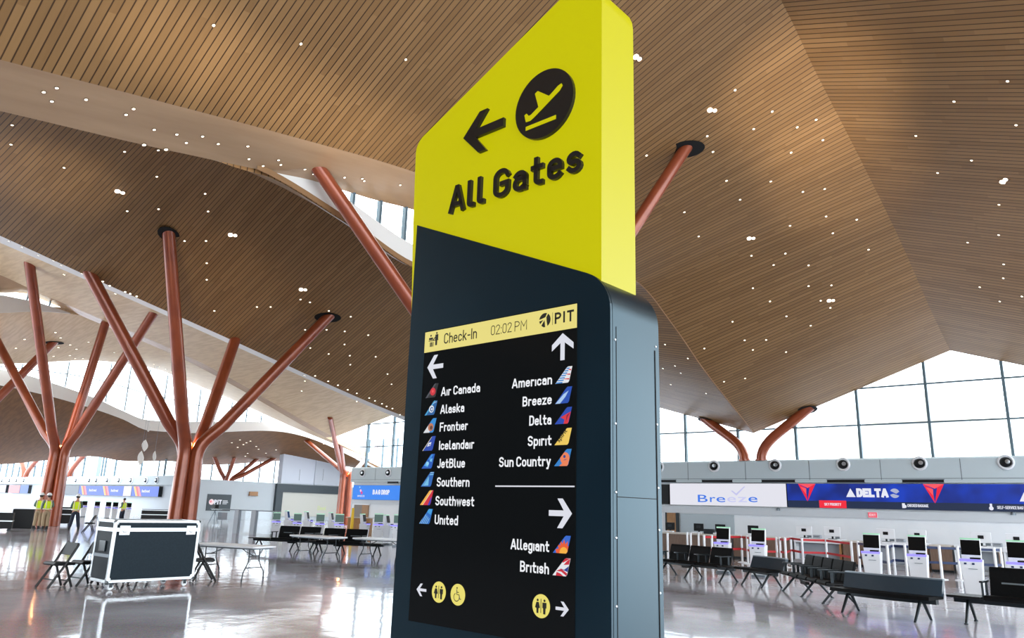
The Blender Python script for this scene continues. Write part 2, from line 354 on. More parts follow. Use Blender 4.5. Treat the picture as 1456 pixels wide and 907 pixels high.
# ================================================================== the hall
def curve(pts):
    pts = sorted(pts); ys = np.array([p[0] for p in pts]); zs = np.array([p[1] for p in pts])
    h = np.diff(ys); d = np.diff(zs)/h; m = np.zeros(len(ys)); m[0] = d[0]; m[-1] = d[-1]
    for i in range(1, len(ys)-1):
        m[i] = 0 if d[i-1]*d[i] <= 0 else 2/(1/d[i-1]+1/d[i])
    def f(Y):
        if Y <= ys[0]: return float(zs[0]+m[0]*0.5*(Y-ys[0]))
        if Y >= ys[-1]: return float(zs[-1]+m[-1]*(Y-ys[-1]))
        i = int(np.searchsorted(ys, Y)-1); t = (Y-ys[i])/h[i]
        return float((2*t**3-3*t**2+1)*zs[i]+(t**3-2*t**2+t)*h[i]*m[i]+(-2*t**3+3*t**2)*zs[i+1]+(t**3-t**2)*h[i]*m[i+1])
    return f
ROOF_V, ROOF_F = [], []
def sheet(name, XL, fL, XR, fR, y0, y1, m, n=9, thick=0.35, step=0.6, up=True):
    XLf = XL if callable(XL) else (lambda Y: XL); XRf = XR if callable(XR) else (lambda Y: XR)
    Ys = np.linspace(y0, y1, max(2, int((y1-y0)/step)+1)); rows = []
    for Y in Ys:
        a = (XLf(Y), fL(Y)); b = (XRf(Y), fR(Y))
        rows.append([(a[0]+(b[0]-a[0])*u, float(Y), a[1]+(b[1]-a[1])*u) for u in np.linspace(0, 1, n)])
    mb = MB().grid(rows)
    ROOF_F.extend([[len(ROOF_V)+i for i in f] for f in mb.f]); ROOF_V.extend(mb.v)
    if thick:
        top = [[(p[0], p[1], p[2]+thick) for p in r] for r in rows]
        mb.grid(top); 
        for A, B in ((rows[0], top[0]), (rows[-1], top[-1]), ([r[0] for r in rows], [r[0] for r in top]), ([r[-1] for r in rows], [r[-1] for r in top])): mb.grid([A, B])
    o = struct(name, mb, m); 
    o.data.polygons.foreach_set('use_smooth', [True]*len(o.data.polygons))
    e = o.modifiers.new('e', 'EDGE_SPLIT'); e.split_angle = math.radians(30)
    return o
YN, YW = -14.0, 36.0
EU = curve([(-14, 6.6), (-6, 7.6), (3.05, 9.12), (5.45, 9.55), (8.65, 10.11), (12.87, 10.75), (18, 11.15), (24.94, 10.67), (28, 9.45), (30.71, 8.04), (34.36, 6.47), (35.97, 5.79)])
RU = curve([(-14, 12.6), (0, 14.9), (10, 15.6), (17.33, 14.92), (19.86, 14.12), (23.38, 13.19), (28.43, 11.68), (33, 9.9), (36.25, 8.86)])
SU = curve([(-14, 6.3), (-6, 7.35), (3.54, 8.86), (6.17, 9.26), (9.37, 9.82), (11.04, 10.09), (12.64, 10.24), (14.22, 10.46), (18, 10.75), (24, 10.62)])
WB = curve([(-14, 6.3), (3.54, 8.86), (9.37, 9.82), (11.04, 10.07), (11.89, 9.87), (14.37, 9.32), (17, 9.2), (20, 9.7), (24, 10.6)])
RIM = curve([(-14, 6.42), (3.5, 8.99), (6.2, 9.39), (8.3, 9.70), (8.95, 9.68), (11.74, 9.19), (14.28, 8.59), (16.5, 8.5), (19, 8.9), (22, 9.8), (24.5, 10.55)])
RV = curve([(-14, 10.7), (5.18, 12.5), (9.03, 13.1), (13.71, 13.95), (17.28, 13.2), (21.02, 12.3), (25, 12.1), (30, 10.4), (36.2, 8.4)])
VL = curve([(-14, 14.5), (0, 12.9), (8.0, 11.24), (11.14, 10.53), (16.85, 9.31), (28.84, 6.76), (37, 5.6)])
VS = curve([(-14, 14.8), (0, 13.1), (8.42, 11.40), (11.7, 10.73), (17.67, 9.43), (30.2, 6.75), (37, 5.7)])
RW = curve([(-10, 16), (10.22, 13.6), (14.19, 12.8), (21.43, 11.2), (36.63, 7.95), (46, 6.0)])
WL = curve([(-4, 15.0), (5, 14.9), (12.28, 13.64), (14.41, 13.08), (16.97, 12.51), (24.34, 10.77), (35.64, 6.88), (43.09, 4.81), (46, 4.2)])
X2R = curve([(-4, 8.2), (5, 10.0), (12.91, 11.71), (15, 12.25), (17.33, 12.5), (24.34, 10.77), (35.64, 6.88), (43.09, 4.81), (46, 4.2)])
X2L = curve([(5, 8.3), (17.26, 10.59), (23.24, 11.76), (25.9, 11.87), (32.02, 10.69), (39.14, 8.82), (44.81, 7.38), (53, 5)])
X3B = curve([(5, 10.7), (17.65, 10.15), (20.09, 9.75), (23.42, 8.98), (25.36, 8.34), (27.48, 7.8), (29.96, 7.95), (39.8, 8.8), (53, 5)])
X3R = curve([(5, 9.6), (16.95, 9.09), (19.54, 8.84), (23.13, 8.24), (25.46, 7.69), (27.77, 6.99), (30.09, 7.04), (39.9, 8.04), (53, 5)])
X3L = curve([(5, 3.6), (22.29, 4.18), (25.51, 4.7), (30.03, 5.39), (32.34, 5.15), (37.4, 5.42), (40.05, 5.3), (49.65, 6.3), (57.99, 7.28)])
sheet('ceiling', -14.5, EU, -5.64, RU, YN, YW+0.15, WOOD)
S1R = curve([(y, RU(y)-0.36*8.9) for y in range(-14, 37, 2)])
sheet('ceiling', -5.64, RU, 3.26, S1R, YN, YW+0.15, WOOD)
sheet('ceiling', 3.26, S1R, 12.2, RU, YN, YW+0.15, WOOD)
VXR = lambda Y: -16.25 if Y < 8.6 else (-16.25+0.35*min(1, (Y-8.6)/0.8) if Y < 22 else -15.9+1.4*min(1, (Y-22)/2.6))
VR = lambda Y: RIM(Y) if Y < 24.5 else EU(Y)-0.02
sheet('ceiling', -23.4, RV, VXR, VR, YN, YW+0.15, WOOD, thick=0.12, step=0.4)
sheet('ceiling', -32.3, VL, -23.4, RV, YN, YW+0.15, WOOD)
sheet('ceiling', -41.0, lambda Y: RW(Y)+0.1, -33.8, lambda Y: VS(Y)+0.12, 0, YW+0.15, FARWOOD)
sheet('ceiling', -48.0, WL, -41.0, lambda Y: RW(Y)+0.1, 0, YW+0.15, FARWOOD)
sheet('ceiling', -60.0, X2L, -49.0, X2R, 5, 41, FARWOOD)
sheet('ceiling', -76.0, X3L, -61.0, X3R, 5, 58, SHADEWOOD)
# soffits under the long roof edges
sheet('trim_1', -16.0, SU, -14.5, EU, YN, 24, SOFFIT, n=4)
sheet('trim_2', -33.8, VS, -32.3, VL, YN, YW+0.1, WHITE, n=4)
sheet('trim_3', -49.0, lambda Y: X2R(Y)+1.2 if Y < 14 else WL(Y), -48.0, WL, 5, 36.1, SOFFIT, n=3)
# upstands and clerestory glazing between the roof waves
def upstand(name, X, fa, fb, y0, y1, m, th=0.25):
    Ys = np.linspace(y0, y1, int((y1-y0)/0.4)+2); mb = MB()
    A = [(X, float(y), fa(y)) for y in Ys]; B = [(X, float(y), max(fb(y), fa(y)+0.01)) for y in Ys]
    A2 = [(X-th, p[1], p[2]) for p in A]; B2 = [(X-th, p[1], p[2]) for p in B]
    mb.grid([A, B]); mb.grid([A2, B2]); mb.grid([A, A2]); mb.grid([B, B2])
    return struct(name, mb, m)
def clerestory(name, X, fa, fb, y0, y1, pitch, wide=0.07, transom=False):
    root = bpy.data.objects.new(name, None); COL.objects.link(root); root['kind'] = 'structure'
    fr = MB(); pn = MB(); y = y0; Ys = [float(v) for v in np.arange(y0, y1, pitch)]+[y1]
    for y in Ys:
        if fb(y)-fa(y) > 0.08: fr.b2((X-0.09, y-wide/2, fa(y)-0.02), (X+0.05, y+wide/2, fb(y)+0.02))
    Yd = np.linspace(y0, y1, int((y1-y0)/0.5)+2)
    for a, b in zip(Yd[:-1], Yd[1:]):
        if min(fb(a)-fa(a), fb(b)-fa(b)) < 0.03: continue
        pn.add([(X-0.03, a, fa(a)), (X-0.03, b, fa(b)), (X-0.03, b, fb(b)), (X-0.03, a, fb(a))], [(0, 1, 2, 3)])
        if transom:
            za, zb = (fa(a)+fb(a))/2, (fa(b)+fb(b))/2
            fr.tube([(X, a, za), (X, b, zb)], 0.035, 4)
    obj('window_frame', fr, MULL, root); obj('window_pane', pn, GLASS, root)
    return root
upstand('trim_4', -15.95, lambda Y: RIM(Y)+0.15, WB, 9.0, 24, WHITE)
mb = MB(); Ys = np.linspace(8.9, 23, 40)
mb.grid([[(-15.85, float(y), RIM(y)) for y in Ys], [(-15.85, float(y), RIM(y)+0.16) for y in Ys], [(-16.1, float(y), RIM(y)+0.16) for y in Ys]]); struct('trim_5', mb, LIP)
clerestory('window_1', -16.0, WB, SU, 11.0, 23, 0.98, 0.085)
upstand('trim_6', -48.94, lambda Y: X2R(Y)+0.0, lambda Y: X2R(Y)+1.05 - max(0, (Y-12.9))*0.28, 5, 16.5, WHITE)
clerestory('window_2', -48.6, lambda Y: X2R(Y)+1.0 - max(0, (Y-12.9))*0.28, lambda Y: WL(Y), 5, 15.2, 1.5)
upstand('trim_7', -60.92, X3R, X3B, 5, 52, WHITE)
clerestory('window_3', -60.7, X3B, X2L, 16.5, 41, 1.5, 0.06, True)
clerestory('window_4', -76.2, lambda Y: 3.6, X3L, 36.2, 57, 1.9, 0.1)

mb = MB().tube([(-14.5, float(y), EU(float(y))+0.005) for y in np.linspace(24.6, 36, 24)], 0.035, 6); struct('trim_11', mb, LIP)
# floor
struct('floor', MB().b2((-130, -30, -0.2), (24, 75, 0)), FLOOR)
# back wall (runs along the check-in hall), its recess and end walls
WT, LT = 4.36, 3.30
struct('wall_back', MB().b2((-45.0, 36.0, 0), (6, 36.5, LT)), WALL)
mb = MB().mat(WALLUP); mb.prism_x([(35.72, LT), (35.72, 4.30), (35.80, WT), (36.5, WT), (36.5, LT)], -45.0, 6)
mb.mat(SEAM)
for k in range(-14, 7): mb.b2((-8.75+3.05*k-0.012, 35.712, LT+0.12), (-8.75+3.05*k+0.012, 35.722, WT-0.08))
mb.b2((-45, 35.71, LT+0.17), (6, 35.722, LT+0.19)); struct('trim_8', mb)
struct('trim_9', MB().b2((-45.0, 35.9, 1.78), (6, 36.0, 2.12)), mat('wall_ledge', (206, 211, 216), 0.45))
struct('wall_left', MB().b2((-126, 36.0, 0), (-68.2, 36.5, 3.92)), mat('wall_far_dimmed', (158, 164, 170), 0.5))  # greyer copy of the back wall colour, dimmer light painted in
struct('trim_10', MB().b2((-126, 35.75, 3.0), (-68.2, 36.0, 3.92)), mat('wall_far_upper_dimmed', (132, 142, 148), 0.45))  # upper panel colour darkened likewise to paint in weaker light
struct('wall_recess', MB().b2((-68.5, 36.0, 0), (-68.0, 58, 3.60)), mat('wall_recess_dimmed', (184, 192, 197), 0.5))  # wall colour greyed so the over-lit recess looks dimmer
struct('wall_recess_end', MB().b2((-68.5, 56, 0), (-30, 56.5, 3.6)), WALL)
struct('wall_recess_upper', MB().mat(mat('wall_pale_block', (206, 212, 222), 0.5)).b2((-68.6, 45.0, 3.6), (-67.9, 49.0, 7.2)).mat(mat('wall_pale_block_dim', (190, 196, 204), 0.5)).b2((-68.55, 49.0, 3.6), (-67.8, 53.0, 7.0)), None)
# glazing over the back wall
def curtain(name, X0, X1, xs, zs, Y, z0, ztop):
    root = bpy.data.objects.new(name, None); COL.objects.link(root); root['kind'] = 'structure'
    fr = MB(); pn = MB()
    for x in xs: fr.b2((x-0.055, Y-0.1, z0), (x+0.055, Y+0.08, ztop))
    for z in zs: fr.b2((X0, Y-0.06, z-0.035), (X1, Y+0.05, z+0.035))
    pn.b2((X0, Y-0.012, z0), (X1, Y+0.012, ztop))
    obj('window_frame', fr, MULL, root); obj('window_pane', pn, GLASS, root); return root
curtain('window_5', -45, 6, [-3.88+2.87*k for k in range(-14, 4)], [5.88, 7.55], 36.25, WT, 9.0)
curtain('window_6', -126, -68.2, [on_y(q, 660, 36.25).x for q in (-6, 2, 11.5, 20, 29, 40, 51, 62, 73, 84, 95, 106, 120, 146.5, 150.5, 165, 202, 235.6)], [], 36.25, 3.92, 9.0)
curtain('window_7', -68, -30, [-68+2.4*k for k in range(16)], [5.2], 56.25, 3.6, 9.0)
mb = MB().b2((-92.6, 36.0, 3.92), (-90.4, 36.4, 9)); struct('wall_left_pier', mb, mat('pier_grey', (150, 162, 166), 0.5))
struct('added_dark_wall', MB().b2((-48, -15.0, 0), (-2, -14.6, 15)), mat('added_wall_grey', (30, 32, 34), 0.6))  # unseen dark wall added so the pylon front reflects less light
# a lower pale roof outside, seen through the glass
mb = MB(); rows = []
for X, z in ((-17, 3.4), (-13, 6.2), (-9.5, 8.4), (-7.5, 8.8), (-5.2, 5.2), (-3.4, 3.0)): rows.append([(X, 46.0, z), (X, 62.0, z+1.0)])
mb.grid(rows); mb.grid([[(p[0], p[1], p[2]-0.6) for p in r] for r in rows]); mb.grid([[r[0] for r in rows], [(r[0][0], r[0][1], r[0][2]-0.6) for r in rows]])
struct('ceiling_outside', mb, mat('outside_roof', (240, 230, 204), 0.6))

BVH = BVHTree.FromPolygons(ROOF_V, ROOF_F)
def roof_hit(x, y):
    h = BVH.ray_cast(ORG, ray(x, y).normalized()); return (h[0], h[1]) if h[0] else (None, None)

# ================================================================== wayfinding pylon
def fillet(poly, idx, r, n=8):
    out = []
    for i, p in enumerate(poly):
        if i not in idx: out.append(p); continue
        P = Vector(p); A = (Vector(poly[i-1])-P).normalized(); B = (Vector(poly[(i+1) % len(poly)])-P).normalized()
        rr = idx[i]; ang = A.angle(B); t = rr/math.tan(ang/2); c = P + (A+B).normalized()*rr/math.sin(ang/2)
        a0 = P + A*t; b0 = P + B*t; va = a0-c; vb = b0-c; th = va.angle(vb)
        for k in range(n+1):
            s = k/n; q = (va*math.sin((1-s)*th) + vb*math.sin(s*th))/math.sin(th); out.append(tuple(c+q))
    return out
UC, WC = -2.405, 2.80
pr = math.radians(-1.7)
PY = thing('wayfinding_pylon', 'tall navy and yellow wayfinding pylon with a lit directory screen in the foreground', 'sign',
           (UC*math.cos(pr)-WC*math.sin(pr), UC*math.sin(pr)+WC*math.cos(pr), 0), pr)
def U(u): return u-UC
yF, yB = -0.20, 0.20
body = fillet([(U(-3.06), 0), (U(-1.75), 0), (U(-1.75), 2.703), (U(-3.06), 3.267)], {2: 0.207}, 0)
o = obj('body', MB().prism(body, yF+0.018, yB), NAVY, PY, smooth=True); 
obj('front_plate', MB().prism(body, yF, yF+0.014), NAVY, PY)
for z in (0.9, 1.16, 1.36, 1.62, 1.80, 2.08, 2.44):
    for yy, dz in ((-0.165, 0), (0.172, 0.03)): obj('screw', MB().lathe([(0.006, -0.003), (0.006, 0.002), (0.0035, 0.004)], (U(-1.75), yy, z+dz), 8, 'x'), STEEL, PY)
obj('side_seam', MB().b2((U(-1.75)-0.004, 0.160, 0.3), (U(-1.75)+0.0025, 0.166, 2.45)).b2((U(-1.75)-0.004, -0.158, 0.3), (U(-1.75)+0.0015, -0.155, 2.5)).b2((U(-1.75)-0.004, -0.155, 1.78), (U(-1.75)+0.0015, 0.16, 1.783)), VOID, PY)
obj('plinth', MB().b2((U(-3.03), -0.17, 0), (U(-1.78), 0.17, 0.05)), BLACK, PY)
yel = fillet([(U(-3.085), 2.75), (U(-1.812), 2.45), (U(-1.808), 4.402), (U(-3.142), 3.812), (U(-3.120), 3.27)], {2: 0.165, 3: 0.10, 4: 0.07}, 0)
obj('lightbox', MB().prism(yel, yF+0.022, 0.105), YELLOW, PY, smooth=True, bevel=0.012, seg=3)
yf = yF+0.022
PB = mat('raised_black', (20, 20, 21), 0.3)
obj('gate_lettering', ltext(MB(), 'All', U(-2.809), 3.272, 0.266, 0.158, yf-0.02, 0.024, 0.16, 0.15), PB, PY)
obj('gate_lettering', ltext(MB(), 'Gates', U(-2.478), 3.270, 0.566, 0.160, yf-0.02, 0.024, 0.16, 0.15), PB, PY)
obj('direction_arrow', arrow(MB(), U(-2.571), 3.699, 0.30, 0.245, 0.050, 'left', yf-0.02, yf+0.004), PB, PY)
DC = (U(-2.150), 3.705)
dsc = obj('departures_disc', MB().disc(*DC, 0.187, yf-0.02, yf+0.004, 48), PB, PY)
def air(x, z): return (DC[0]+x*0.187, DC[1]+z*0.187)
ap = MB()
fus = [(-0.68, -0.20), (-0.60, -0.34), (-0.36, -0.30), (0.54, 0.20), (0.66, 0.33), (0.60, 0.42), (0.46, 0.40), (-0.44, -0.10), (-0.56, -0.06), (-0.62, -0.07)]
fus = [(-0.66, -0.13), (-0.60, -0.36), (-0.44, -0.37), (-0.30, -0.31), (0.56, 0.17), (0.66, 0.29), (0.62, 0.37), (0.50, 0.34), (0.28, 0.20), (-0.42, -0.19), (-0.50, -0.20), (-0.58, -0.10)]
ap.add([(*(lambda q: (q[0], yf-0.0225, q[1]))(air(*p)),) for p in fus], [list(range(len(fus)))])
wing = [(-0.16, -0.06), (-0.30, 0.40), (-0.20, 0.45), (0.20, 0.15)]
ap.add([(air(*p)[0], yf-0.0225, air(*p)[1]) for p in wing], [list(range(4))])
wing2 = [(-0.02, -0.14), (0.05, -0.10), (-0.02, -0.14)]
gl = [(-0.62, -0.56), (0.44, -0.30), (0.44, -0.42), (-0.62, -0.68)]
gl = [(-0.60, -0.50), (0.45, -0.50), (0.45, -0.62), (-0.60, -0.62)]
ap.add([(air(*p)[0], yf-0.0225, air(*p)[1]) for p in gl], [list(range(4))])
obj('takeoff_symbol', ap, YELLOW, dsc)

# the directory screen
ys = yF-0.004
scr = obj('directory_screen', MB().b2((U(-2.93), ys, 1.18), (U(-1.924), yF+0.01, 2.625)), SCREENM, PY)
HEADY = glow((238, 224, 128), 0.92)
INK = mat('ink_black', (22, 20, 8), 0.5); LW = glow((226, 228, 238), 0.92); LT_ = glow((244, 246, 250), 0.95)
y1 = ys-0.0015; y2 = ys-0.003; y3 = ys-0.0045
hd = obj('header_band', MB().b2((U(-2.929), y1, 2.510), (U(-1.925), ys, 2.621)), HEADY, scr)
obj('header_title', ltext(MB(), 'Check-In', U(-2.779), 2.540, 0.237, 0.056, y2, 0, 0.12), INK, scr)
obj('clock_text', ltext(MB(), '02:02', U(-2.446), 2.5415, 0.136, 0.049, y2, 0, 0.085), INK, scr)
obj('clock_text', ltext(MB(), 'PM', U(-2.292), 2.5405, 0.077, 0.049, y2, 0, 0.085), INK, scr)
obj('airport_code', ltext(MB(), 'PIT', U(-2.049), 2.543, 0.109, 0.053, y2, 0, 0.19, 0.2).b2((U(-2.0625), y2, 2.541), (U(-2.0605), y2+0.0005, 2.60)), INK, scr)
lg = MB(); lc = (U(-2.107), 2.570); R = 0.034
def lp(pts): lg.add([(lc[0]+x*R, y2, lc[1]+z*R) for x, z in pts], [list(range(len(pts)))])
arc_ = lambda a, b, n=8, r=1.0: [(r*math.cos(math.radians(a+(b-a)*k/n)), r*math.sin(math.radians(a+(b-a)*k/n))) for k in range(n+1)]
lp(arc_(68, 170, 9)+[(-0.2, 0.32), (0.10, 0.42)]); lp(arc_(-62, 56, 10)+[(0.26, 0.38), (0.32, -0.2)])
lp([(-0.98, -0.06), (-0.25, 0.05), (-0.82, -0.48)]); lp([(-0.60, -0.70), (-0.05, 0.02), (0.08, -0.98), (-0.2, -0.98)])
obj('airport_logo', lg, INK, scr)
ic = MB(); bx = U(-2.897)
for (dx, dz, w, h) in ((0, 0.030, 0.074, 0.004), (0.052, 0.004, 0.014, 0.026), (0.010, 0.0, 0.003, 0.024), (0.016, 0.0, 0.009, 0.024), (0.028, 0.0, 0.003, 0.024), (0.034, 0.0, 0.004, 0.024), (0.002, 0.037, 0.030, 0.012), (0.050, 0.034, 0.022, 0.028)):
    ic.b2((bx+dx, y2, 2.537+dz), (bx+dx+w, y2+0.0005, 2.537+dz+h))
ic.disc(bx+0.016, 2.537+0.060, 0.0055, y2, y2+0.0005, 12).disc(bx+0.060, 2.537+0.0695, 0.0055, y2, y2+0.0005, 12)
ic.add([(bx+0.032, y2, 2.573), (bx+0.052, y2, 2.590), (bx+0.052, y2, 2.582), (bx+0.036, y2, 2.569)], [(0, 1, 2, 3)])
obj('check_in_symbol', ic, INK, scr)
for (u, z, w, h, t, d) in ((-2.837, 2.427, 0.120, 0.124, 0.024, 'left'), (-2.003, 2.433, 0.124, 0.122, 0.024, 'up'), (-2.004, 1.709, 0.124, 0.122, 0.024, 'right'),
                           (-2.847, 1.328, 0.070, 0.058, 0.0125, 'left'), (-1.988, 1.329, 0.068, 0.057, 0.0125, 'right')):
    obj('direction_arrow', arrow(MB(), U(u), z, w, h, t, d, y1, y1+0.0005), LW, scr)
obj('divider_line', MB().b2((U(-2.384), y1, 1.8175), (U(-1.930), y1+0.0005, 1.8235)), LW, scr)
for s, u0, u1, z in (('Air Canada', -2.782, -2.506, 2.268), ('Alaska', -2.780, -2.609, 2.177), ('Frontier', -2.778, -2.579, 2.0875), ('Icelandair', -2.776, -2.531, 1.996),
                     ('JetBlue', -2.780, -2.587, 1.907), ('Southern', -2.778, -2.551, 1.817), ('Southwest', -2.781, -2.515, 1.727), ('United', -2.779, -2.617, 1.6375),
                     ('American', -2.299, -2.060, 2.2675), ('Breeze', -2.231, -2.060, 2.178), ('Delta', -2.188, -2.060, 2.088), ('Spirit', -2.194, -2.058, 1.9965),
                     ('Sun Country', -2.365, -2.060, 1.9065), ('Allegiant', -2.279, -2.061, 1.548), ('British', -2.221, -2.060, 1.458)):
    obj('airline_name', ltext(MB(), s, U(u0), z, u1-u0, 0.0455, y1, 0, 0.168, 0.10), LT_, scr)
# aircraft tail fins beside each name
TAIL = [(0.0, 0.0), (0.75, 0.0), (0.82, 0.10), (1.0, 1.0), (0.74, 1.0), (0.66, 0.93)]
def clip(poly, conv):
    out = poly; n = len(conv)
    for i in range(n):
        a, b = conv[i], conv[(i+1) % n]; inp = out; out = []
        def side(p): return (b[0]-a[0])*(p[1]-a[1])-(b[1]-a[1])*(p[0]-a[0])
        for k in range(len(inp)):
            p, q = inp[k], inp[(k+1) % len(inp)]; sp, sq = side(p), side(q)
            if sp >= 0: out.append(p)
            if sp*sq < 0: t = sp/(sp-sq); out.append((p[0]+(q[0]-p[0])*t, p[1]+(q[1]-p[1])*t))
        if len(out) < 3: return []
    return out
def tail(u, z, base, layers):
    mb = MB(); w, h = 0.094, 0.072
    for k, (c, poly) in enumerate([(base, TAIL)]+layers):
        p = clip(poly, TAIL) if k else TAIL
        if len(p) < 3: continue
        mb.mat(glow(c, 0.9)); yy = y1-0.0003*k
        mb.add([(U(u)+x*w, yy, z+v*h) for x, v in p], [list(range(len(p)))])
    return obj('tail_fin_logo', mb, None, scr)
def cir(x, z, r, n=14, rz=None): return [(x+r*math.cos(2*math.pi*k/n), z+(rz or r*1.3)*math.sin(2*math.pi*k/n)) for k in range(n)]
def strip(x0, z0, x1, z1, w): return [(x0, z0), (x0+w, z0), (x1+w, z1), (x1, z1)]
LB, WB_, RD, DB = (70, 150, 220), (236, 238, 242), (214, 34, 50), (20, 60, 150)
tail(-2.898, 2.266, (24, 24, 28), [((78, 80, 88), strip(0, 0, 0.66, 1.0, 0.16)), (RD, cir(0.58, 0.42, 0.22)), ((240, 90, 90), cir(0.58, 0.44, 0.08))])
tail(-2.899, 2.176, (16, 92, 160), [((80, 180, 220), strip(0.05, 0, 0.75, 1.0, 0.10)), (WB_, cir(0.56, 0.42, 0.20)), ((16, 92, 160), cir(0.58, 0.40, 0.13)), (WB_, cir(0.60, 0.40, 0.07)), (WB_, strip(0.66, 0.80, 0.92, 0.92, 0.06))])
tail(-2.899, 2.086, (40, 140, 215), [((226, 228, 232), [(0, 0), (0.5, 0), (0.55, 0.6), (0.4, 0.55)]), ((196, 120, 84), cir(0.58, 0.38, 0.22)), ((96, 54, 36), cir(0.62, 0.34, 0.11))])
tail(-2.898, 1.995, (20, 66, 176), [((240, 226, 190), strip(0, 0, 0.66, 0.95, 0.05)), (WB_, [(0.36, 0.28), (0.62, 0.34), (0.70, 0.60), (0.46, 0.54)]), ((20, 66, 176), [(0.50, 0.36), (0.60, 0.38), (0.62, 0.46), (0.52, 0.44)])])
tail(-2.897, 1.906, (18, 88, 190), [((90, 180, 236), [(0.2, 0.2), (0.5, 0.1), (0.6, 0.4), (0.4, 0.5)]), ((150, 214, 246), cir(0.46, 0.34, 0.11)), ((60, 150, 226), strip(0.5, 0.6, 0.75, 0.95, 0.14)), ((120, 196, 240), [(0.62, 0.5), (0.8, 0.45), (0.85, 0.7), (0.7, 0.66)])])
tail(-2.895, 1.817, (30, 100, 184), [((120, 196, 236), [(0.10, 0.05), (0.6, 0.08), (0.62, 0.75)]), ((30, 80, 160), strip(0.15, 0.02, 0.62, 0.72, 0.03)), ((140, 210, 240), [(0.66, 0.78), (0.96, 0.80), (0.97, 0.86), (0.68, 0.84)]), ((170, 220, 244), [(0.70, 0.92), (0.98, 0.93), (0.99, 0.97), (0.72, 0.97)])])
tail(-2.893, 1.727, (214, 24, 50), [((250, 182, 70), strip(-0.02, 0, 0.66, 1.0, 0.24)), ((238, 226, 226), strip(0.22, 0, 0.90, 1.0, 0.03)), ((26, 54, 190), [(0.62, 0), (0.9, 0), (0.95, 0.6), (0.84, 0.5)])])
tail(-2.891, 1.637, (24, 104, 196), [((150, 206, 240), strip(0.02+0.14*k, 0, 0.40+0.09*k, 0.7-0.08*k, 0.045)) for k in range(5)] + [((60, 160, 226), [(0.6, 0.78), (0.9, 0.6), (1.0, 1.0), (0.7, 1.0)])])
tail(-2.041, 2.267, WB_, [((60, 140, 216), [(0.0+0.105*k+0.02, 0.14*k), (0.42+0.07*k, 0.14*k), (0.44+0.07*k, 0.14*k+0.08), (0.06+0.105*k, 0.14*k+0.08)]) for k in range(7)] + [(RD, [(0.42+0.07*k, 0.28*k*0.5+0.10*(k % 2)), (1.0, 0.14*k), (1.0, 0.14*k+0.12), (0.44+0.07*k, 0.14*k+0.12)]) for k in (1, 3, 5, 7)])
tail(-2.041, 2.177, (26, 76, 180), [((176, 208, 244), [(0.02, 0.0), (0.30, 0.0), (0.62, 0.40), (0.80, 0.76), (0.50, 0.56)])])
tail(-2.041, 2.087, (30, 72, 180), [((224, 48, 60), [(0.34, 0.40), (0.94, 0.72), (0.78, 0.0), (0.52, 0.0), (0.58, 0.26)]), ((130, 20, 60), [(0.66, 0.10), (0.70, 0.50), (0.90, 0.66), (0.76, 0.42)])])
t = tail(-2.041, 1.996, (246, 208, 92), [])
mb = MB(); tv = text(MB(), 'spirit', 0, 0, 0.066, 0.018, 0, 0, 0.02).v; _, tf = letters('spirit', 0.02)
ca, sa = math.cos(math.radians(48)), math.sin(math.radians(48))
obj('tail_fin_lettering', mb.add([(U(-2.014)+v[0]*ca-v[2]*sa, y1-0.0006, 2.006+v[0]*sa+v[2]*ca) for v in tv], tf), INK, scr)
tail(-2.041, 1.906, (44, 130, 206), [((244, 132, 84), cir(0.62, 0.46, 0.27, 16, 0.36)), ((40, 70, 150), strip(0.52, 0.34, 0.66, 0.40, 0.10)), ((40, 70, 150), cir(0.60, 0.56, 0.07)), ((244, 132, 84), [(0.3, 0), (0.8, 0), (0.85, 0.2), (0.5, 0.2)])])
sunpts = []
for k in range(13):
    a = math.radians(10+k*13); r = 0.78 if k % 2 == 0 else 0.52; sunpts.append((0.62+r*0.62*math.cos(a), 0.02+r*math.sin(a)))
tail(-2.041, 1.547, (44, 104, 210), [((240, 92, 40), [(0.2, 0)]+[(1.1, 0)]+sunpts), ((252, 182, 60), cir(0.62, 0.02, 0.24, 14, 0.34))])
tail(-2.041, 1.457, WB_, [((208, 30, 52), [(0.55, 0.72), (0.98, 0.98), (0.74, 1.0), (0.6, 0.9)]), ((208, 30, 52), [(0.62, 0.62), (0.92, 0.66), (0.99, 0.98), (0.80, 0.84)]), ((24, 50, 140), [(0.40, 0.42), (0.86, 0.24), (0.92, 0.58), (0.66, 0.36)]), ((208, 30, 52), [(0.22, 0.26), (0.5, 0.24), (0.82, 0.0), (0.84, 0.16), (0.5, 0.40)]), ((208, 30, 52), [(0.2, 0), (0.62, 0), (0.44, 0.14), (0.24, 0.2)])])
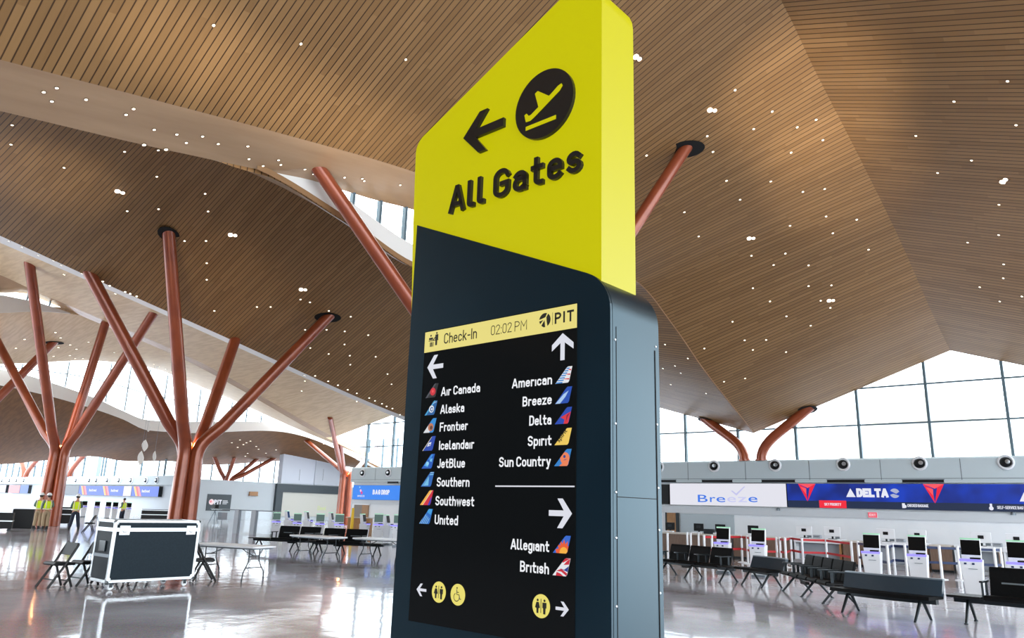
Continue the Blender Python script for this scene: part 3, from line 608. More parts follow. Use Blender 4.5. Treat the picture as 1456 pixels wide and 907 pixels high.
# toilet and access symbols
def man(mb, cx, cz, s, skirt):
    mb.disc(cx, cz+0.027*s, 0.0062*s, y3, y3+0.0005, 12)
    if skirt: mb.add([(cx+x*s, y3, cz+z*s) for x, z in ((-0.008, 0.018), (0.008, 0.018), (0.016, -0.008), (0.007, -0.011), (0.006, -0.034), (-0.006, -0.034), (-0.007, -0.011), (-0.016, -0.008))], [list(range(8))])
    else: mb.add([(cx+x*s, y3, cz+z*s) for x, z in ((-0.013, 0.018), (0.013, 0.018), (0.013, -0.008), (0.008, -0.008), (0.007, -0.036), (-0.007, -0.036), (-0.008, -0.008), (-0.013, -0.008))], [list(range(8))])
for u, kind in ((-2.723, 'wc'), (-2.595, 'chair'), (-2.098, 'wc')):
    d = obj('access_roundel' if kind == 'chair' else 'restroom_roundel', MB().disc(U(u), 1.329, 0.0475, y2, y2+0.0008, 32), glow((240, 226, 112), 0.92), scr)
    mb = MB()
    if kind == 'wc':
        man(mb, U(u)-0.018, 1.329, 0.85, True); man(mb, U(u)+0.019, 1.329, 0.85, False); mb.b2((U(u)-0.0015, y3, 1.302), (U(u)+0.0015, y3+0.0005, 1.358))
    else:
        c = (U(u)-0.006, 1.318)
        mb.disc(c[0]+0.001, 1.358, 0.004, y3, y3+0.0005, 10)
        mb.tube([(c[0]+0.018*math.cos(math.radians(a)), y3, c[1]+0.018*math.sin(math.radians(a))) for a in range(120, 400, 20)], 0.0018, 4)
        mb.tube([(c[0], y3, 1.352), (c[0]+0.001, y3, 1.330), (c[0]+0.016, y3, 1.329), (c[0]+0.023, y3, 1.309), (c[0]+0.029, y3, 1.312)], 0.0022, 4)
        mb.tube([(c[0], y3, 1.340), (c[0]+0.013, y3, 1.339)], 0.0018, 4)
    obj('pictogram', mb, INK, scr)

# ================================================================== copper tree columns
def bez(p0, p1, p2, p3, n=8):
    return [p0*(1-t)**3+p1*3*t*(1-t)**2+p2*3*t*t*(1-t)+p3*t**3 for t in (k/n for k in range(n+1))]
def tree_column(label, base, zs, ends, r=0.25, ring=0.42, holes=(), lean=0.0, glow_up=28):
    root = thing('tree_column', label, 'column', (base[0], base[1], 0), 0, 'copper tree columns')
    B = Vector((base[0], base[1], 0)); angs = []
    order = sorted(range(len(ends)), key=lambda i: math.atan2(ends[i].y-B.y, ends[i].x-B.x))
    for k, i in enumerate(order):
        e = ends[i] - B; a = 2*math.pi*k/len(ends)-math.pi+0.35
        q = Vector((math.cos(a), math.sin(a), 0)); lo = q*(ring+lean); mid = q*ring*0.86 + Vector((0, 0, zs))
        d = (e-mid).normalized(); L = (e-mid).length
        pts = [lo, lo.lerp(mid, 0.5), lo.lerp(mid, 0.86)] + bez(mid-Vector((0, 0, 0.25)), mid+Vector((0, 0, 0.45)), mid+d*0.7+Vector((0, 0, 0.1)), mid+d*1.5, 7)
        pts += [mid+d*(1.5+(L-1.5)*s) for s in (0.33, 0.66, 1.0)]; pts.append(e+d*0.35)
        obj('trunk_pipe', MB().tube(pts, [r*1.12, r*1.08, r*1.04]+[r]*8+[r*0.98, r*0.95, r*0.92, r*0.92], 16), COPPER, root, smooth=True)
        if i in holes:
            h = BVH.find_nearest(ends[i]); n = h[1]
            if n.z > 0: n = -n
            c = MB().lathe([(0.36, 0.012), (0.36, 0.03)], (0, 0, 0), 24); M = n.to_track_quat('Z', 'Y').to_matrix()
            sx = Vector((d.x, d.y, 0)).normalized()
            c.v = [tuple(ends[i]-B + M @ Vector(v) + sx*(M @ Vector(v)).dot(sx)*0.7) for v in c.v]
            obj('ceiling_opening', c, VOID, root)
    obj('uplight', MB().lathe([(0.10, -0.05), (0.14, 0.05), (0.11, 0.055)], (0, 0, zs-0.15), 12), DARKM, root)
    if glow_up:
        l = bpy.data.lights.new('tree_uplight', 'POINT'); l.energy = glow_up; l.color = (1, 0.45, 0.16); l.shadow_soft_size = 0.08; o = bpy.data.objects.new('tree_uplight', l); COL.objects.link(o); o.location = B+Vector((0, 0, zs+0.35))
    return root
def hit(x, y, X=None):
    if X is not None: return on_x(x, y, X)
    h = roof_hit(x, y)[0]; return h if h else on_z(x, y, 9)
P_ = (1.5, -3.0, 0.4)
for px, py, pw in ((250, 58, 6000), (345, 108, 4500), (440, 160, 5200), (520, 205, 7200), (575, 222, 5200)):
    beam((-6.0, -2.5, 0.4), hit(px, py), pw, 11)
beam((-1.0, 6.0, 0.4), hit(1150, 140), 19000, 18, (1, 0.9, 0.78)); beam((-1.0, 6.0, 0.4), hit(1190, 245), 15000, 16, (1, 0.9, 0.78)); beam((-1.0, 6.0, 0.4), hit(1270, 400), 2500, 12, (1, 0.92, 0.78))
beam((-1.0, 8.0, 0.4), hit(1400, 400), 2500, 26, (1, 0.92, 0.82))
beam((-47.6, 13.2, 12.3), (-48.2, 17.0, 6.3), 5200, 26, (1, 0.78, 0.52), 0.1, 0.2)
beam((-22.0, 3.0, 0.4), hit(60, 250), 3800, 24, (1, 0.95, 0.85)); beam((-14.0, 3.0, 0.4), hit(300, 420), 3400, 22, (1, 0.88, 0.70))
T2B = (-31.6, 16.3)
tree_column('four-pipe copper tree column rising behind the black road case', T2B, 3.7, [hit(130, 393), hit(240, 333), hit(334, 484), hit(466, 451)], 0.27, 0.40, (1, 3))
tree_column('four-pipe copper tree column at far left behind the workers in hi-vis vests', (-49.0, 17.3), 4.2, [hit(38, 346, -43), hit(228, 430, -42), hit(150, 459), hit(-6, 482)], 0.27, 0.40, (), 0.06)
tree_column('copper tree column mostly hidden behind the yellow pylon, two slanting pipes showing', (-14.6, 17.0), 4.4, [hit(455, 243), hit(974, 212), hit(690, 330), hit(800, 200)], 0.21, 0.42, (1,))
tree_column('smallest copper tree column, behind the far check-in kiosks left of the pylon', (-53.6, 42.0), 4.1, [hit(414, 608), hit(470, 596), hit(484, 633), hit(543, 627)], 0.21, 0.46, ())
tree_column('copper tree column cut by the left frame edge, one pipe reaching the ceiling', (-56.0, 13.0), 4.2, [hit(76, 487), hit(-60, 470), hit(-160, 480)], 0.27, 0.5, (0,))
tree_column('dark copper tree column showing only its branches above the far recess wall', (-73.0, 42.0), 3.5, [hit(306, 652, -72.6), hit(338, 638, -72), hit(366, 652, -72.4), hit(412, 639, -70.4)], 0.2, 0.3, ())

def wall_fork(label, root_xy, z0, ends, r):
    t = thing('forked_strut', label, 'column', (root_xy[0], root_xy[1], z0), 0, 'forked copper struts on the wall top'); B = Vector((root_xy[0], root_xy[1], z0))
    for s, e in zip((-1, 1), ends):
        p0 = Vector((s*0.42, 0, 0)); p3 = e-B
        pts = bez(p0, p0+Vector((0, 0, 0.9)), p0.lerp(p3, 0.45)+Vector((0, 0, 0.25)), p3, 10); pts.append(p3+(p3-pts[-2]).normalized()*0.3)
        obj('strut', MB().tube(pts, r, 14), COPPER, t, smooth=True)
        obj('strut_foot', MB().lathe([(r*1.18, -0.02), (r*1.18, 0.06)], p0, 16), COPPER, t)
        h = BVH.find_nearest(e); n = h[1]; n = -n if n.z > 0 else n
        M = n.to_track_quat('Z', 'Y').to_matrix(); c = MB().lathe([(0.36, 0.01), (0.36, 0.03)], (0, 0, 0), 20)
        sx = Vector((s, 0, 0)); c.v = [tuple(p3 + M @ Vector(v) + sx*(M @ Vector(v)).dot(sx)*0.5) for v in c.v]
        obj('ceiling_opening', c, VOID, t)
    return t
wall_fork('forked copper strut standing on the wall top above the white airline banner', (-14.55, 35.95), WT, [hit(1006, 598), hit(1146, 583)], 0.24)
wall_fork('copper forked strut on the far left wall top, left of the leftmost tree column', (-112.0, 35.9), 3.92, [Vector((-115.5, 35.9, 6.9)), Vector((-106.5, 35.9, 7.2))], 0.3)
wall_fork('copper forked strut on the far left wall top, right of the leftmost tree column', (-98.0, 35.9), 3.92, [Vector((-100.5, 35.9, 6.9)), Vector((-92.5, 35.9, 7.4))], 0.3)

# ================================================================== banners, boards, fittings on the walls
def board(name, label, x0, x1, z0, z1, Y, frame_m=DARKM, cat='sign', depth=0.12, group=None):
    t = thing(name, label, cat, ((x0+x1)/2, Y, z0), 0, group)
    obj('housing', MB().b2((x0-(x0+x1)/2, -depth, 0), (x1-(x0+x1)/2, 35.995-Y, z1-z0)), frame_m, t); return t
def face(t, name, w, h, m, x=0.0, z=0.0, y=-0.125):
    return obj(name, MB().b2((x-w/2, y, z), (x+w/2, y+0.004, z+h)), m, t)
BZ0, BZ1 = 2.19, 3.255
bw = glow((232, 232, 242), 0.95)
t = board('led_banner', 'white LED banner reading Breeze in blue, right beside the pylon', -19.0, -12.93, BZ0, BZ1, 35.9)
fc = face(t, 'display_panel', 6.03, BZ1-BZ0, bw)
text_b = glow((52, 124, 240), 0.9); text_p = glow((206, 208, 246), 0.95)
def xw(px, py=708): return on_y(px, py, 35.77).x + 15.965
def zw(px, py): return on_y(px, py, 35.77).z - BZ0
for s, a_, b_, m in (('B', 992.2, 1006.2, text_b), ('r', 1009.4, 1017.2, text_b), ('e', 1018.6, 1031.2, text_b), ('e', 1034, 1046.4, text_p), ('z', 1049, 1062, text_p), ('e', 1064, 1077, text_b)):
    obj('lettering', text(MB(), s, xw(a_), zw(a_, 713.7), xw(b_)-xw(a_), 0.36, -0.130, 0, 0.004, 'B'), m, fc)
obj('check_mark', MB().add([(x, -0.130, z) for x, z in ((xw(1039.5), zw(1039.5, 697.6)), (xw(1042), zw(1042, 697.4)), (xw(1047), zw(1047, 701.5)), (xw(1058.5), zw(1058.5, 691.6)), (xw(1060.5), zw(1060.5, 691.6)), (xw(1047.2), zw(1047.2, 704.6)))], [(0, 1, 2, 5), (2, 3, 4, 5)]), glow((200, 200, 240), 0.95), fc)
board('black_display', 'switched-off black display panel between the pylon and the white banner', -20.4, -19.06, BZ0+0.02, BZ1-0.05, 35.9, BLACKP, 'screen')
t = board('led_banner', 'long blue LED banner reading DELTA with red triangles and a dark lower strip', -12.90, 2.4, BZ0, BZ1, 35.9)
W2 = 15.3; c0 = (-12.90+2.4)/2
BLUE = mat('banner_blue', (0, 20, 70), 0.5, emit=(6, 40, 150), es=0.95)
def _bb():
    N, L = nodes(BLUE); b = N['Principled BSDF']; tc = N.new('ShaderNodeTexCoord'); no = N.new('ShaderNodeTexNoise'); no.inputs['Scale'].default_value = 0.9
    r = N.new('ShaderNodeValToRGB'); r.color_ramp.elements[0].color = (*lin((2, 26, 110)), 1); r.color_ramp.elements[1].color = (*lin((4, 56, 186)), 1)
    r.color_ramp.elements[0].position = 0.35; r.color_ramp.elements[1].position = 0.65
    L.new(tc.outputs['Object'], no.inputs['Vector']); L.new(no.outputs['Fac'], r.inputs[0]); L.new(r.outputs[0], b.inputs['Emission Color'])
_bb()
fc = face(t, 'display_panel', W2, 0.76, BLUE, 0, BZ1-BZ0-0.76)
fs_ = face(t, 'lower_strip', W2, BZ1-BZ0-0.76, glow((22, 40, 74), 0.9))
R1, R2 = glow((240, 20, 60), 0.95), glow((255, 86, 96), 0.95)
def xp(px, py): return on_y(px, py, 35.78).x - c0
for px in (1148, 1328.5):
    x = xp(px, 697)
    q = 1.2; tz = 1.062-0.66*q
    mb = MB().mat(R1).add([(x+0.32*q, -0.130, 1.062), (x+0.10*q, -0.130, 1.062-0.08*q), (x-0.02, -0.130, tz)], [(0, 1, 2)]).add([(x-0.34*q, -0.130, 1.062), (x-0.06*q, -0.130, 1.062-0.16*q), (x-0.02, -0.130, tz)], [(0, 1, 2)])
    mb.mat(R2).add([(x-0.34*q, -0.1302, 1.062), (x+0.32*q, -0.1302, 1.062), (x+0.02, -0.1302, 1.062-0.16*q)], [(0, 1, 2)]).add([(x-0.26*q, -0.1304, 1.062-0.11*q), (x-0.04, -0.1304, 1.062-0.18*q), (x-0.06, -0.1304, 1.062-0.40*q)], [(0, 1, 2)])
    obj('red_emblem', mb, None, fc)
LWT = glow((236, 238, 250), 0.95)
xa, xb = xp(1217.5, 699), xp(1263, 699)
obj('lettering', ltext(MB(), 'DELTA', xa, 0.49, xb-xa, 0.38, -0.130, 0, 0.29, 0.08), LWT, fc)
x = xp(1209.5, 700); obj('delta_mark', MB().add([(x-0.20, -0.130, 0.49), (x+0.20, -0.130, 0.49), (x, -0.130, 0.87)], [(0, 1, 2)]), LWT, fc)
x = xp(1272, 699); mb = MB()
for k in (0, 1): mb.add([(x+0.20*math.cos(a+k*math.pi), -0.130, 0.67+0.20*math.sin(a+k*math.pi)) for a in np.linspace(0.35, 2.6, 8)]+[(x+0.06*(1-2*k), -0.130, 0.67-0.02)], [list(range(9))])
obj('alliance_mark', mb, glow((180, 186, 216), 0.9), fc)
x0_, x1_ = xp(1165, 716), xp(1203.5, 716)
rb = obj('red_label', MB().b2((x0_, -0.131, 0.0), (x1_, -0.126, 0.33)), glow((246, 36, 58), 0.95), fs_)
obj('label_lettering', ltext(MB(), 'SKY PRIORITY', x0_+0.22, 0.10, x1_-x0_-0.44, 0.12, -0.1325, 0, 0.16), LWT, rb)
xa, xb = xp(1290, 717), xp(1320, 717)
obj('strip_lettering', ltext(MB(), 'CHECKED BAGGAGE', xa, 0.11, xb-xa, 0.12, -0.130, 0, 0.16), LWT, fs_)
obj('strip_symbol', MB().b2((xa-0.20, -0.130, 0.06), (xa-0.09, -0.126, 0.26)).disc(xa-0.10, 0.13, 0.07, -0.1305, -0.128, 12), LWT, fs_)
xa, xb = xp(1417.5, 719), xp(1466, 719)
obj('strip_lettering', ltext(MB(), 'SELF-SERVICE BAG DROP', xa, 0.10, xb-xa, 0.12, -0.130, 0, 0.16), LWT, fs_)
obj('strip_symbol', MB().disc(xa-0.20, 0.12, 0.08, -0.130, -0.126, 12).b2((xa-0.24, -0.130, 0.12), (xa-0.16, -0.126, 0.30)), LWT, fs_)
x = xp(1455, 700); obj('delta_mark', MB().add([(x-0.16, -0.130, 0.40), (x+0.20, -0.130, 0.40), (x+0.02, -0.130, 0.76)], [(0, 1, 2)]), LWT, fc)
# bag drop banner left of the pylon
t = board('led_banner', 'bright blue LED banner reading BAG DROP, left of the pylon', -44.75, -39.4, 2.08, 3.09, 35.9)
fc = face(t, 'display_panel', 5.33, 1.0, glow((14, 128, 242), 0.95))
cb = (-44.75-39.4)/2
def xq(px): return on_y(px, 700, 35.78).x - cb
obj('lettering', ltext(MB(), 'BAG', xq(530), 0.36, xq(541)-xq(530), 0.34, -0.130, 0, 0.24, 0.16), LWT, fc)
obj('lettering', ltext(MB(), 'DROP', xq(542.3), 0.36, xq(554)-xq(542.3), 0.34, -0.130, 0, 0.24, 0.16), LWT, fc)
x = xq(513.5)
obj('airline_emblem', MB().mat(glow((250, 190, 220), 0.95)).disc(x-0.05, 0.62, 0.10, -0.130, -0.126, 10).mat(glow((214, 30, 140), 0.95)).disc(x+0.07, 0.47, 0.11, -0.131, -0.127, 10).mat(glow((150, 210, 250), 0.95)).disc(x-0.18, 0.86, 0.06, -0.130, -0.126, 8), None, fc)
obj('emblem_lettering', ltext(MB(), 'BREEZE', x-0.36, 0.18, 0.78, 0.12, -0.130, 0, 0.2), LWT, fc)
# far left strip of banners
FZ0, FZ1 = 1.86, 2.88
def far(px): return on_y(px, 698, 35.65).x
def far_banner(label, a, b, m, z0=FZ0, z1=FZ1):
    t = board('led_banner', label, far(a), far(b), z0, z1, 35.75); face(t, 'display_panel', far(b)-far(a)-0.06, z1-z0-0.04, m, 0, 0.02); return t
far_banner('pale pink LED banner at the left frame edge, far wall', -14, 8, glow((226, 206, 226), 0.9))
far_banner('coral pink LED banner on the far wall, left of the leftmost column', 12, 28, glow((246, 150, 160), 0.9))
far_banner('blue LED banner directly left of the leftmost tree column', 28.3, 40, glow((60, 110, 226), 0.9))
t = far_banner('purple LED banner on the far wall, right of the leftmost tree column', 66, 85, glow((108, 96, 150), 0.9))
obj('lettering', ltext(MB(), 'Allegiant', -0.9, 0.40, 1.7, 0.30, -0.131, 0, 0.2), LWT, t.children[1])
far_banner('dim grey LED banner between the purple and the striped blue ones', 85.3, 112, glow((112, 124, 140), 0.9))
SWB = glow((16, 84, 222), 0.95)
def striped(label, a, b, sx, tx0, tx1, white=()):
    t = far_banner(label, a, b, SWB); cx = (far(a)+far(b))/2; f = t.children[1]
    for s in sx:
        x = far(s)-cx
        for k, c in enumerate(((250, 190, 90), (240, 60, 70), (246, 130, 150))): obj('stripe', MB().add([(x+0.42*k, -0.131, 0.98), (x+0.42*k+0.42, -0.131, 0.98), (x+0.42*k+1.15, -0.131, 0.03), (x+0.42*k+0.73, -0.131, 0.03)], [(0, 1, 2, 3)]), glow(c, 0.95), f)
    for u, v in zip(tx0, tx1): obj('lettering', ltext(MB(), 'Southwest', far(u)-cx, 0.40, far(v)-far(u), 0.28, -0.131, 0, 0.26), LWT, f)
    for u, v in white: obj('white_field', MB().b2((far(u)-cx, -0.1305, 0.02), (far(v)-cx, -0.127, 1.0)), glow((230, 220, 236), 0.95), f)
    return t
striped('long blue LED banner with two red and yellow diagonal stripes, far wall', 112.3, 187, (114.5, 145.5), (127, 158), (137.5, 168.5), ((176, 187),))
striped('short blue LED banner with one diagonal stripe, right end of the far wall', 187.4, 226, (189.5,), (202,), (213.5,))
# air nozzles and slot vents
def nozzle_proto(x, Y, z, label, group, s=1.0):
    t = thing('air_nozzle', label, 'vent', (x, Y, z), 0, group)
    obj('nozzle_ring', MB().lathe([(0.30*s, 0.0), (0.30*s, 0.05*s), (0.25*s, 0.09*s), (0.20*s, 0.05*s), (0.20*s, 0.0)], (0, 0, 0), 24, '-y'), PWHITE, t, smooth=True)
    obj('nozzle_ball', MB().lathe([(0.20*s, 0.02), (0.20*s, 0.06*s), (0.16*s, 0.14*s), (0.09*s, 0.18*s)], (-0.02*s, 0, 0), 20, '-y'), BLACKP, t, smooth=True)
    obj('nozzle_mouth', MB().lathe([(0.085*s, 0.10*s), (0.085*s, 0.20*s), (0.05*s, 0.205*s)], (0.07*s, 0, 0.02*s), 16, '-y'), STEEL, t, smooth=True)
    return t
nz = None
for k in range(6):
    x = -19.55+3.09*k; lab = '%s round black air nozzle from the pylon on the wall above the airline banners' % ORD[k]
    if nz is None: nz = nozzle_proto(x, 35.72, 4.10, lab, 'air nozzles on the right wall')
    else: dup(nz, (x, 35.72, 4.10), 0, lab)
for k, x in enumerate((-43.7, -40.9)):
    o = dup(nz, (x, 35.72, 3.95), 0, '%s air nozzle above the BAG DROP banner' % ('left' if k == 0 else 'right')); o['group'] = 'air nozzles above the bag drop wall'
k = 0
for px in (4, 14.5, 24.5, 35, 82, 95, 109, 128, 138, 153.5, 170, 187, 208, 223):
    o = dup(nz, (on_y(px, 683, 35.75).x, 35.75, 3.45), 0, '%s small dark air nozzle from the left on the far left wall' % ORD[k], (1.1, 1.1, 1.1)); o['group'] = 'air nozzles on the far left wall'; k += 1
k = 0
for a, b in ((936, 961), (998, 1041), (1083, 1130), (1176, 1229), (1283, 1342), (551, 566)):
    xa, xb = on_y(a, 685, 35.7).x, on_y(b, 684, 35.7).x; z = 3.37 if a > 900 else 3.28
    t = thing('slot_vent', '%s black slot vent from the pylon, just above the airline banners' % ORD[k] if a > 900 else 'black slot vent above the right end of the BAG DROP banner', 'vent', ((xa+xb)/2, 35.72, z), 0, 'slot vents above the banners')
    w = (xb-xa)/2
    obj('slot', MB().b2((-w, -0.02, -0.05), (w, 0.02, 0.05)), VOID, t); obj('slot_trim', MB().b2((-w-0.03, -0.015, -0.08), (w+0.03, 0.02, -0.05)).b2((-w-0.03, -0.015, 0.05), (w+0.03, 0.02, 0.08)), GREYM, t); k += 1
def small_sign(name, label, p, w, h, m, d=0.05, rz=0, cat='sign'):
    t = thing(name, label, cat, p, rz); obj('face', MB().b2((-w/2, -d, 0), (w/2, -d+0.01, h)), m, t); obj('back_box', MB().b2((-w/2-0.02, -d+0.01, -0.02), (w/2+0.02, 0, h+0.02)), PWHITE, t); return t
t = small_sign('exit_sign', 'small red lit EXIT sign on the wall under the blue banner', tuple(on_y(1241.5, 735.8, 35.89)), 0.36, 0.22, glow((244, 96, 116), 0.95))
obj('lettering', ltext(MB(), 'EXIT', -0.13, 0.06, 0.26, 0.1, -0.052, 0, 0.2), glow((255, 226, 230), 0.95), t)
for px, py, s in ((1107, 724, 'below the white and blue banner joint'), (1441, 730, 'under the right end of the blue banner')):
    p = on_y(px, py, 35.9); t = thing('wall_camera', 'small grey security camera on the wall ledge '+s, 'camera', tuple(p)); obj('camera_dome', MB().lathe([(0.09, -0.06), (0.085, 0.0), (0.06, 0.06), (0.02, 0.08)], (0, -0.06, 0), 14), GREYM, t, smooth=True); obj('camera_bracket', MB().b2((-0.04, -0.06, -0.05), (0.04, 0.0, 0.05)), GREYM, t)
# the recess wall: facing +x
QZ = math.pi/2
t = thing('wall_board', 'dark square board with white PIT lettering and a round pink emblem, far recess wall', 'sign', (-68.0, 38.5, 0.75), QZ)
obj('panel', MB().b2((-1.22, -0.06, 0.0), (1.22, 0, 1.52)), mat('board_slate', (58, 68, 74), 0.5), t)
obj('lettering', ltext(MB(), 'PIT', -0.52, 0.60, 0.78, 0.42, -0.07, 0, 0.24), LWT, t); obj('small_lettering', MB().b2((0.36, -0.068, 0.88), (0.86, -0.064, 0.98)).b2((0.36, -0.068, 0.74), (0.92, -0.064, 0.84)).b2((0.36, -0.068, 0.62), (0.80, -0.064, 0.70)), glow((190, 196, 204), 0.9), t)
obj('emblem', MB().mat(glow((250, 226, 232), 0.95)).disc(-0.78, 0.80, 0.26, -0.068, -0.064, 20).mat(glow((240, 150, 160), 0.95)).disc(-0.86, 0.84, 0.12, -0.07, -0.066, 14), None, t)
small_sign('exit_sign', 'tiny pink lit exit sign on the far recess wall, left of the slate board', (-68.0, 36.15, 2.02), 0.42, 0.3, glow((246, 130, 150), 0.95), 0.05, QZ)
t = thing('departure_gate_portal', 'large black-framed portal around a pale blank screen, far end of the recess', 'portal', (-68.0, 49.2, 0), QZ)
BF = mat('portal_black', (44, 56, 62), 0.45)
obj('frame', MB().b2((-4.75, -0.35, 0.0), (-4.0, 0.0, 3.52)).b2((-4.0, -0.35, 2.72), (4.7, 0.0, 3.52)).b2((3.5, -0.35, 0.0), (4.7, 0, 2.72)), BF, t)
pn = obj('pale_screen', MB().b2((-4.0, -0.14, 0.35), (3.5, -0.05, 2.72)), mat('pale_projection', (176, 176, 168), 0.5, emit=(226, 226, 216), es=0.15), t)
obj('lettering', ltext(MB(), 'Deal', 0.55, 1.02, 1.1, 0.42, -0.15, 0, 0.16), glow((206, 222, 150), 0.9), pn)
obj('doorway', MB().b2((3.75, -0.37, 0.0), (4.55, -0.35, 1.9)), VOID, t)
t = thing('wall_niche_box', 'small tan wooden box high on the white recess wall', 'box', (-68.0, 42.0, 2.28), QZ)
obj('box_body', MB().b2((-0.45, -0.2, 0), (0.45, 0, 0.36)), TAN, t); obj('box_lip', MB().b2((-0.48, -0.23, -0.04), (0.48, 0, 0.0)), LIP, t)
# recess with tan door under the white banner
t = bpy.data.objects.new('door_1', None); COL.objects.link(t); t['kind'] = 'structure'; t.location = (-18.95, 35.97, 0)
obj('door_leaf', MB().b2((-0.32, -0.05, 0), (0.20, 0, 1.78)), TAN, t, bevel=0.01); obj('door_frame', MB().b2((-0.40, -0.07, 0), (-0.32, 0, 1.8)).b2((0.20, -0.07, 0), (0.36, 0, 1.8)), DARKM, t)
struct('wall_back_recess', MB().b2((-18.5, 35.93, 0), (-15.65, 35.99, 1.76)), mat('recess_grey', (178, 190, 196), 0.5))
t = bpy.data.objects.new('door_2', None); COL.objects.link(t); t['kind'] = 'structure'; t.location = (-43.9, 35.97, 0)
obj('door_leaf', MB().b2((-0.75, -0.04, 0), (0.15, 0, 1.7)), mat('door_taupe', (128, 118, 108), 0.5), t); obj('door_leaf', MB().b2((0.15, -0.05, 0), (0.85, 0, 1.7)), TAN, t); obj('door_frame', MB().b2((-0.85, -0.06, 1.7), (0.95, 0, 1.78)), PWHITE, t)
# white hanging leaves
def leaf(px, py0, py1, wpx, label, X=-56):
    a, b = on_x(px, py0, X), on_x(px+1, py1, X); h = a.z-b.z; w = wpx*0.052
    t = thing('hanging_leaf', label, 'sculpture', tuple((a+b)/2), 0.6, 'white hanging leaves')
    n = 10; L = [(-math.sin(math.pi*(k/n)**0.8)*w/2, h/2-h*k/n) for k in range(n+1)]; Rr = [(math.sin(math.pi*(k/n)**1.2)*w/2, h/2-h*k/n) for k in range(n, -1, -1)]
    poly = [p for i, p in enumerate(L+Rr) if i not in (n+1, 2*n+1)]
    obj('leaf_panel', MB().prism(poly, -0.03, 0.03), WHITE, t); zt = X2L(t.location.y); obj('hanging_wire', MB().tube([(0, 0, h/2-0.05), (0, 0, 12.2-t.location.z if zt > 12.2 else max(h, zt-t.location.z+0.3))], 0.008, 5), GREYM, t)
leaf(205.5, 625, 642, 9, 'white leaf-shaped panel hanging under the dark ceiling, largest of three'); leaf(199.5, 641, 662, 9, 'white hanging leaf panel, lowest of the three'); leaf(219, 641, 657, 5, 'white hanging leaf panel seen edge-on, rightmost of three')
leaf(211, 600, 614, 8, 'white hanging leaf panel just under the curved clerestory edge')

# ================================================================== recessed downlights
DL = glow((255, 244, 222), 3.0); RIMM = mat('light_rim', (96, 70, 46), 0.5)
dl = obj('recessed_downlight', MB().mat(RIMM).lathe([(0.055, -0.004), (0.055, 0.006), (0.042, 0.006)], (0, 0, 0), 12).mat(DL).lathe([(0.038, -0.002), (0.038, 0.008)], (0, 0, 0), 10))
bl = thing('double_spotlight', 'x', 'light')
obj('lamp', MB().lathe([(0.13, -0.01), (0.13, 0.05), (0.10, 0.07)], (-0.12, 0, 0), 14), glow((255, 240, 220), 4.0), bl); obj('lamp', MB().lathe([(0.10, -0.01), (0.10, 0.05), (0.07, 0.07)], (0.13, 0.02, 0), 14), glow((255, 240, 220), 3.0), bl)
obj('lamp_tray', MB().b2((-0.27, -0.16, -0.02), (0.26, 0.16, 0.006)), RIMM, bl)
_put = []
def put(px, py, label, group, big=False, s=1.0):
    if any(abs(px-a)+abs(py-b) < 5 for a, b in _put): return
    _put.append((px, py)); p, n = roof_hit(px, py)
    if p is None: return
    if n.z > 0: n = -n
    if big: o = dup(bl, p, 0); o['category'] = 'light'
    else: o = dl.copy(); COL.objects.link(o); o['category'] = 'light'
    o.matrix_world = Matrix.Translation(p + n*0.004) @ n.to_track_quat('Z', 'Y').to_matrix().to_4x4() @ Matrix.Scale(s, 4)
    o['label'] = label; o['group'] = group
def batch(pts, ox, oy, sc_, label, group, s=1.0):
    for x, y in pts: put(ox+x/sc_, oy+y/sc_, label, group, False, s)
batch([(196, 303), (151, 317), (179, 349), (297, 343), (461, 375), (435, 395), (532, 447), (610, 463), (643, 492), (699, 470), (753, 496), (855, 504), (859, 548), (908, 572), (961, 552), (969, 568), (1052, 584), (1082, 600), (1189, 612), (1250, 616), (1257, 624), (1381, 638)], 0, 0, 2.427,
      'one of the bright tiny downlights dotted along the smooth soffit band at upper left', 'soffit downlights', 0.85)
batch([(737, 87), (1038, 151), (1400, 205)], 0, 0, 2.427, 'lone tiny downlight among the wide slats at upper left', 'upper left downlights', 0.8)
batch([(42, 431), (38, 498), (221, 578), (430, 523), (497, 499), (546, 518), (573, 515), (541, 609), (708, 668), (439, 728), (547, 721), (718, 729), (637, 831), (711, 831)], 0, 0, 2.427,
      'tiny downlight in the slatted ceiling left of the pylon, above the tree columns', 'left ceiling downlights', 1.1)
batch([(258, 49), (317, 49), (445, 17), (486, 29), (567, 66), (661, 91), (635, 154), (736, 170), (634, 210), (487, 225), (657, 258), (768, 263), (566, 251), (659, 297), (819, 337), (836, 381), (465, 147), (557, 147), (75, 66)], 280, 420, 3.022,
      'tiny downlight in the slatted ceiling left of the pylon, above the tree columns', 'left ceiling downlights', 1.1)
batch([(286, 60), (426, 199), (426, 306)], 200, 330, 4.533, 'tiny downlight in the slatted ceiling left of the pylon, above the tree columns', 'left ceiling downlights', 1.1)
batch([(286, 55), (390, 115), (338, 164), (208, 184), (224, 228), (460, 159), (513, 138), (532, 195), (443, 230), (38, 238), (262, 309), (386, 311), (300, 362), (476, 340), (537, 332), (144, 397), (184, 465), (541, 409), (440, 435), (560, 456), (627, 418), (427, 513), (332, 519), (394, 545), (492, 546), (660, 502), (336, 610), (492, 604), (556, 602), (526, 645), (553, 665), (384, 647), (430, 689), (498, 715), (279, 704), (313, 756), (373, 755), (336, 783), (429, 789), (200, 779), (255, 872), (314, 863)], 900, 100, 1.971,
      'tiny downlight in the big timber ceiling slope right of the pylon', 'right slope downlights', 1.0)
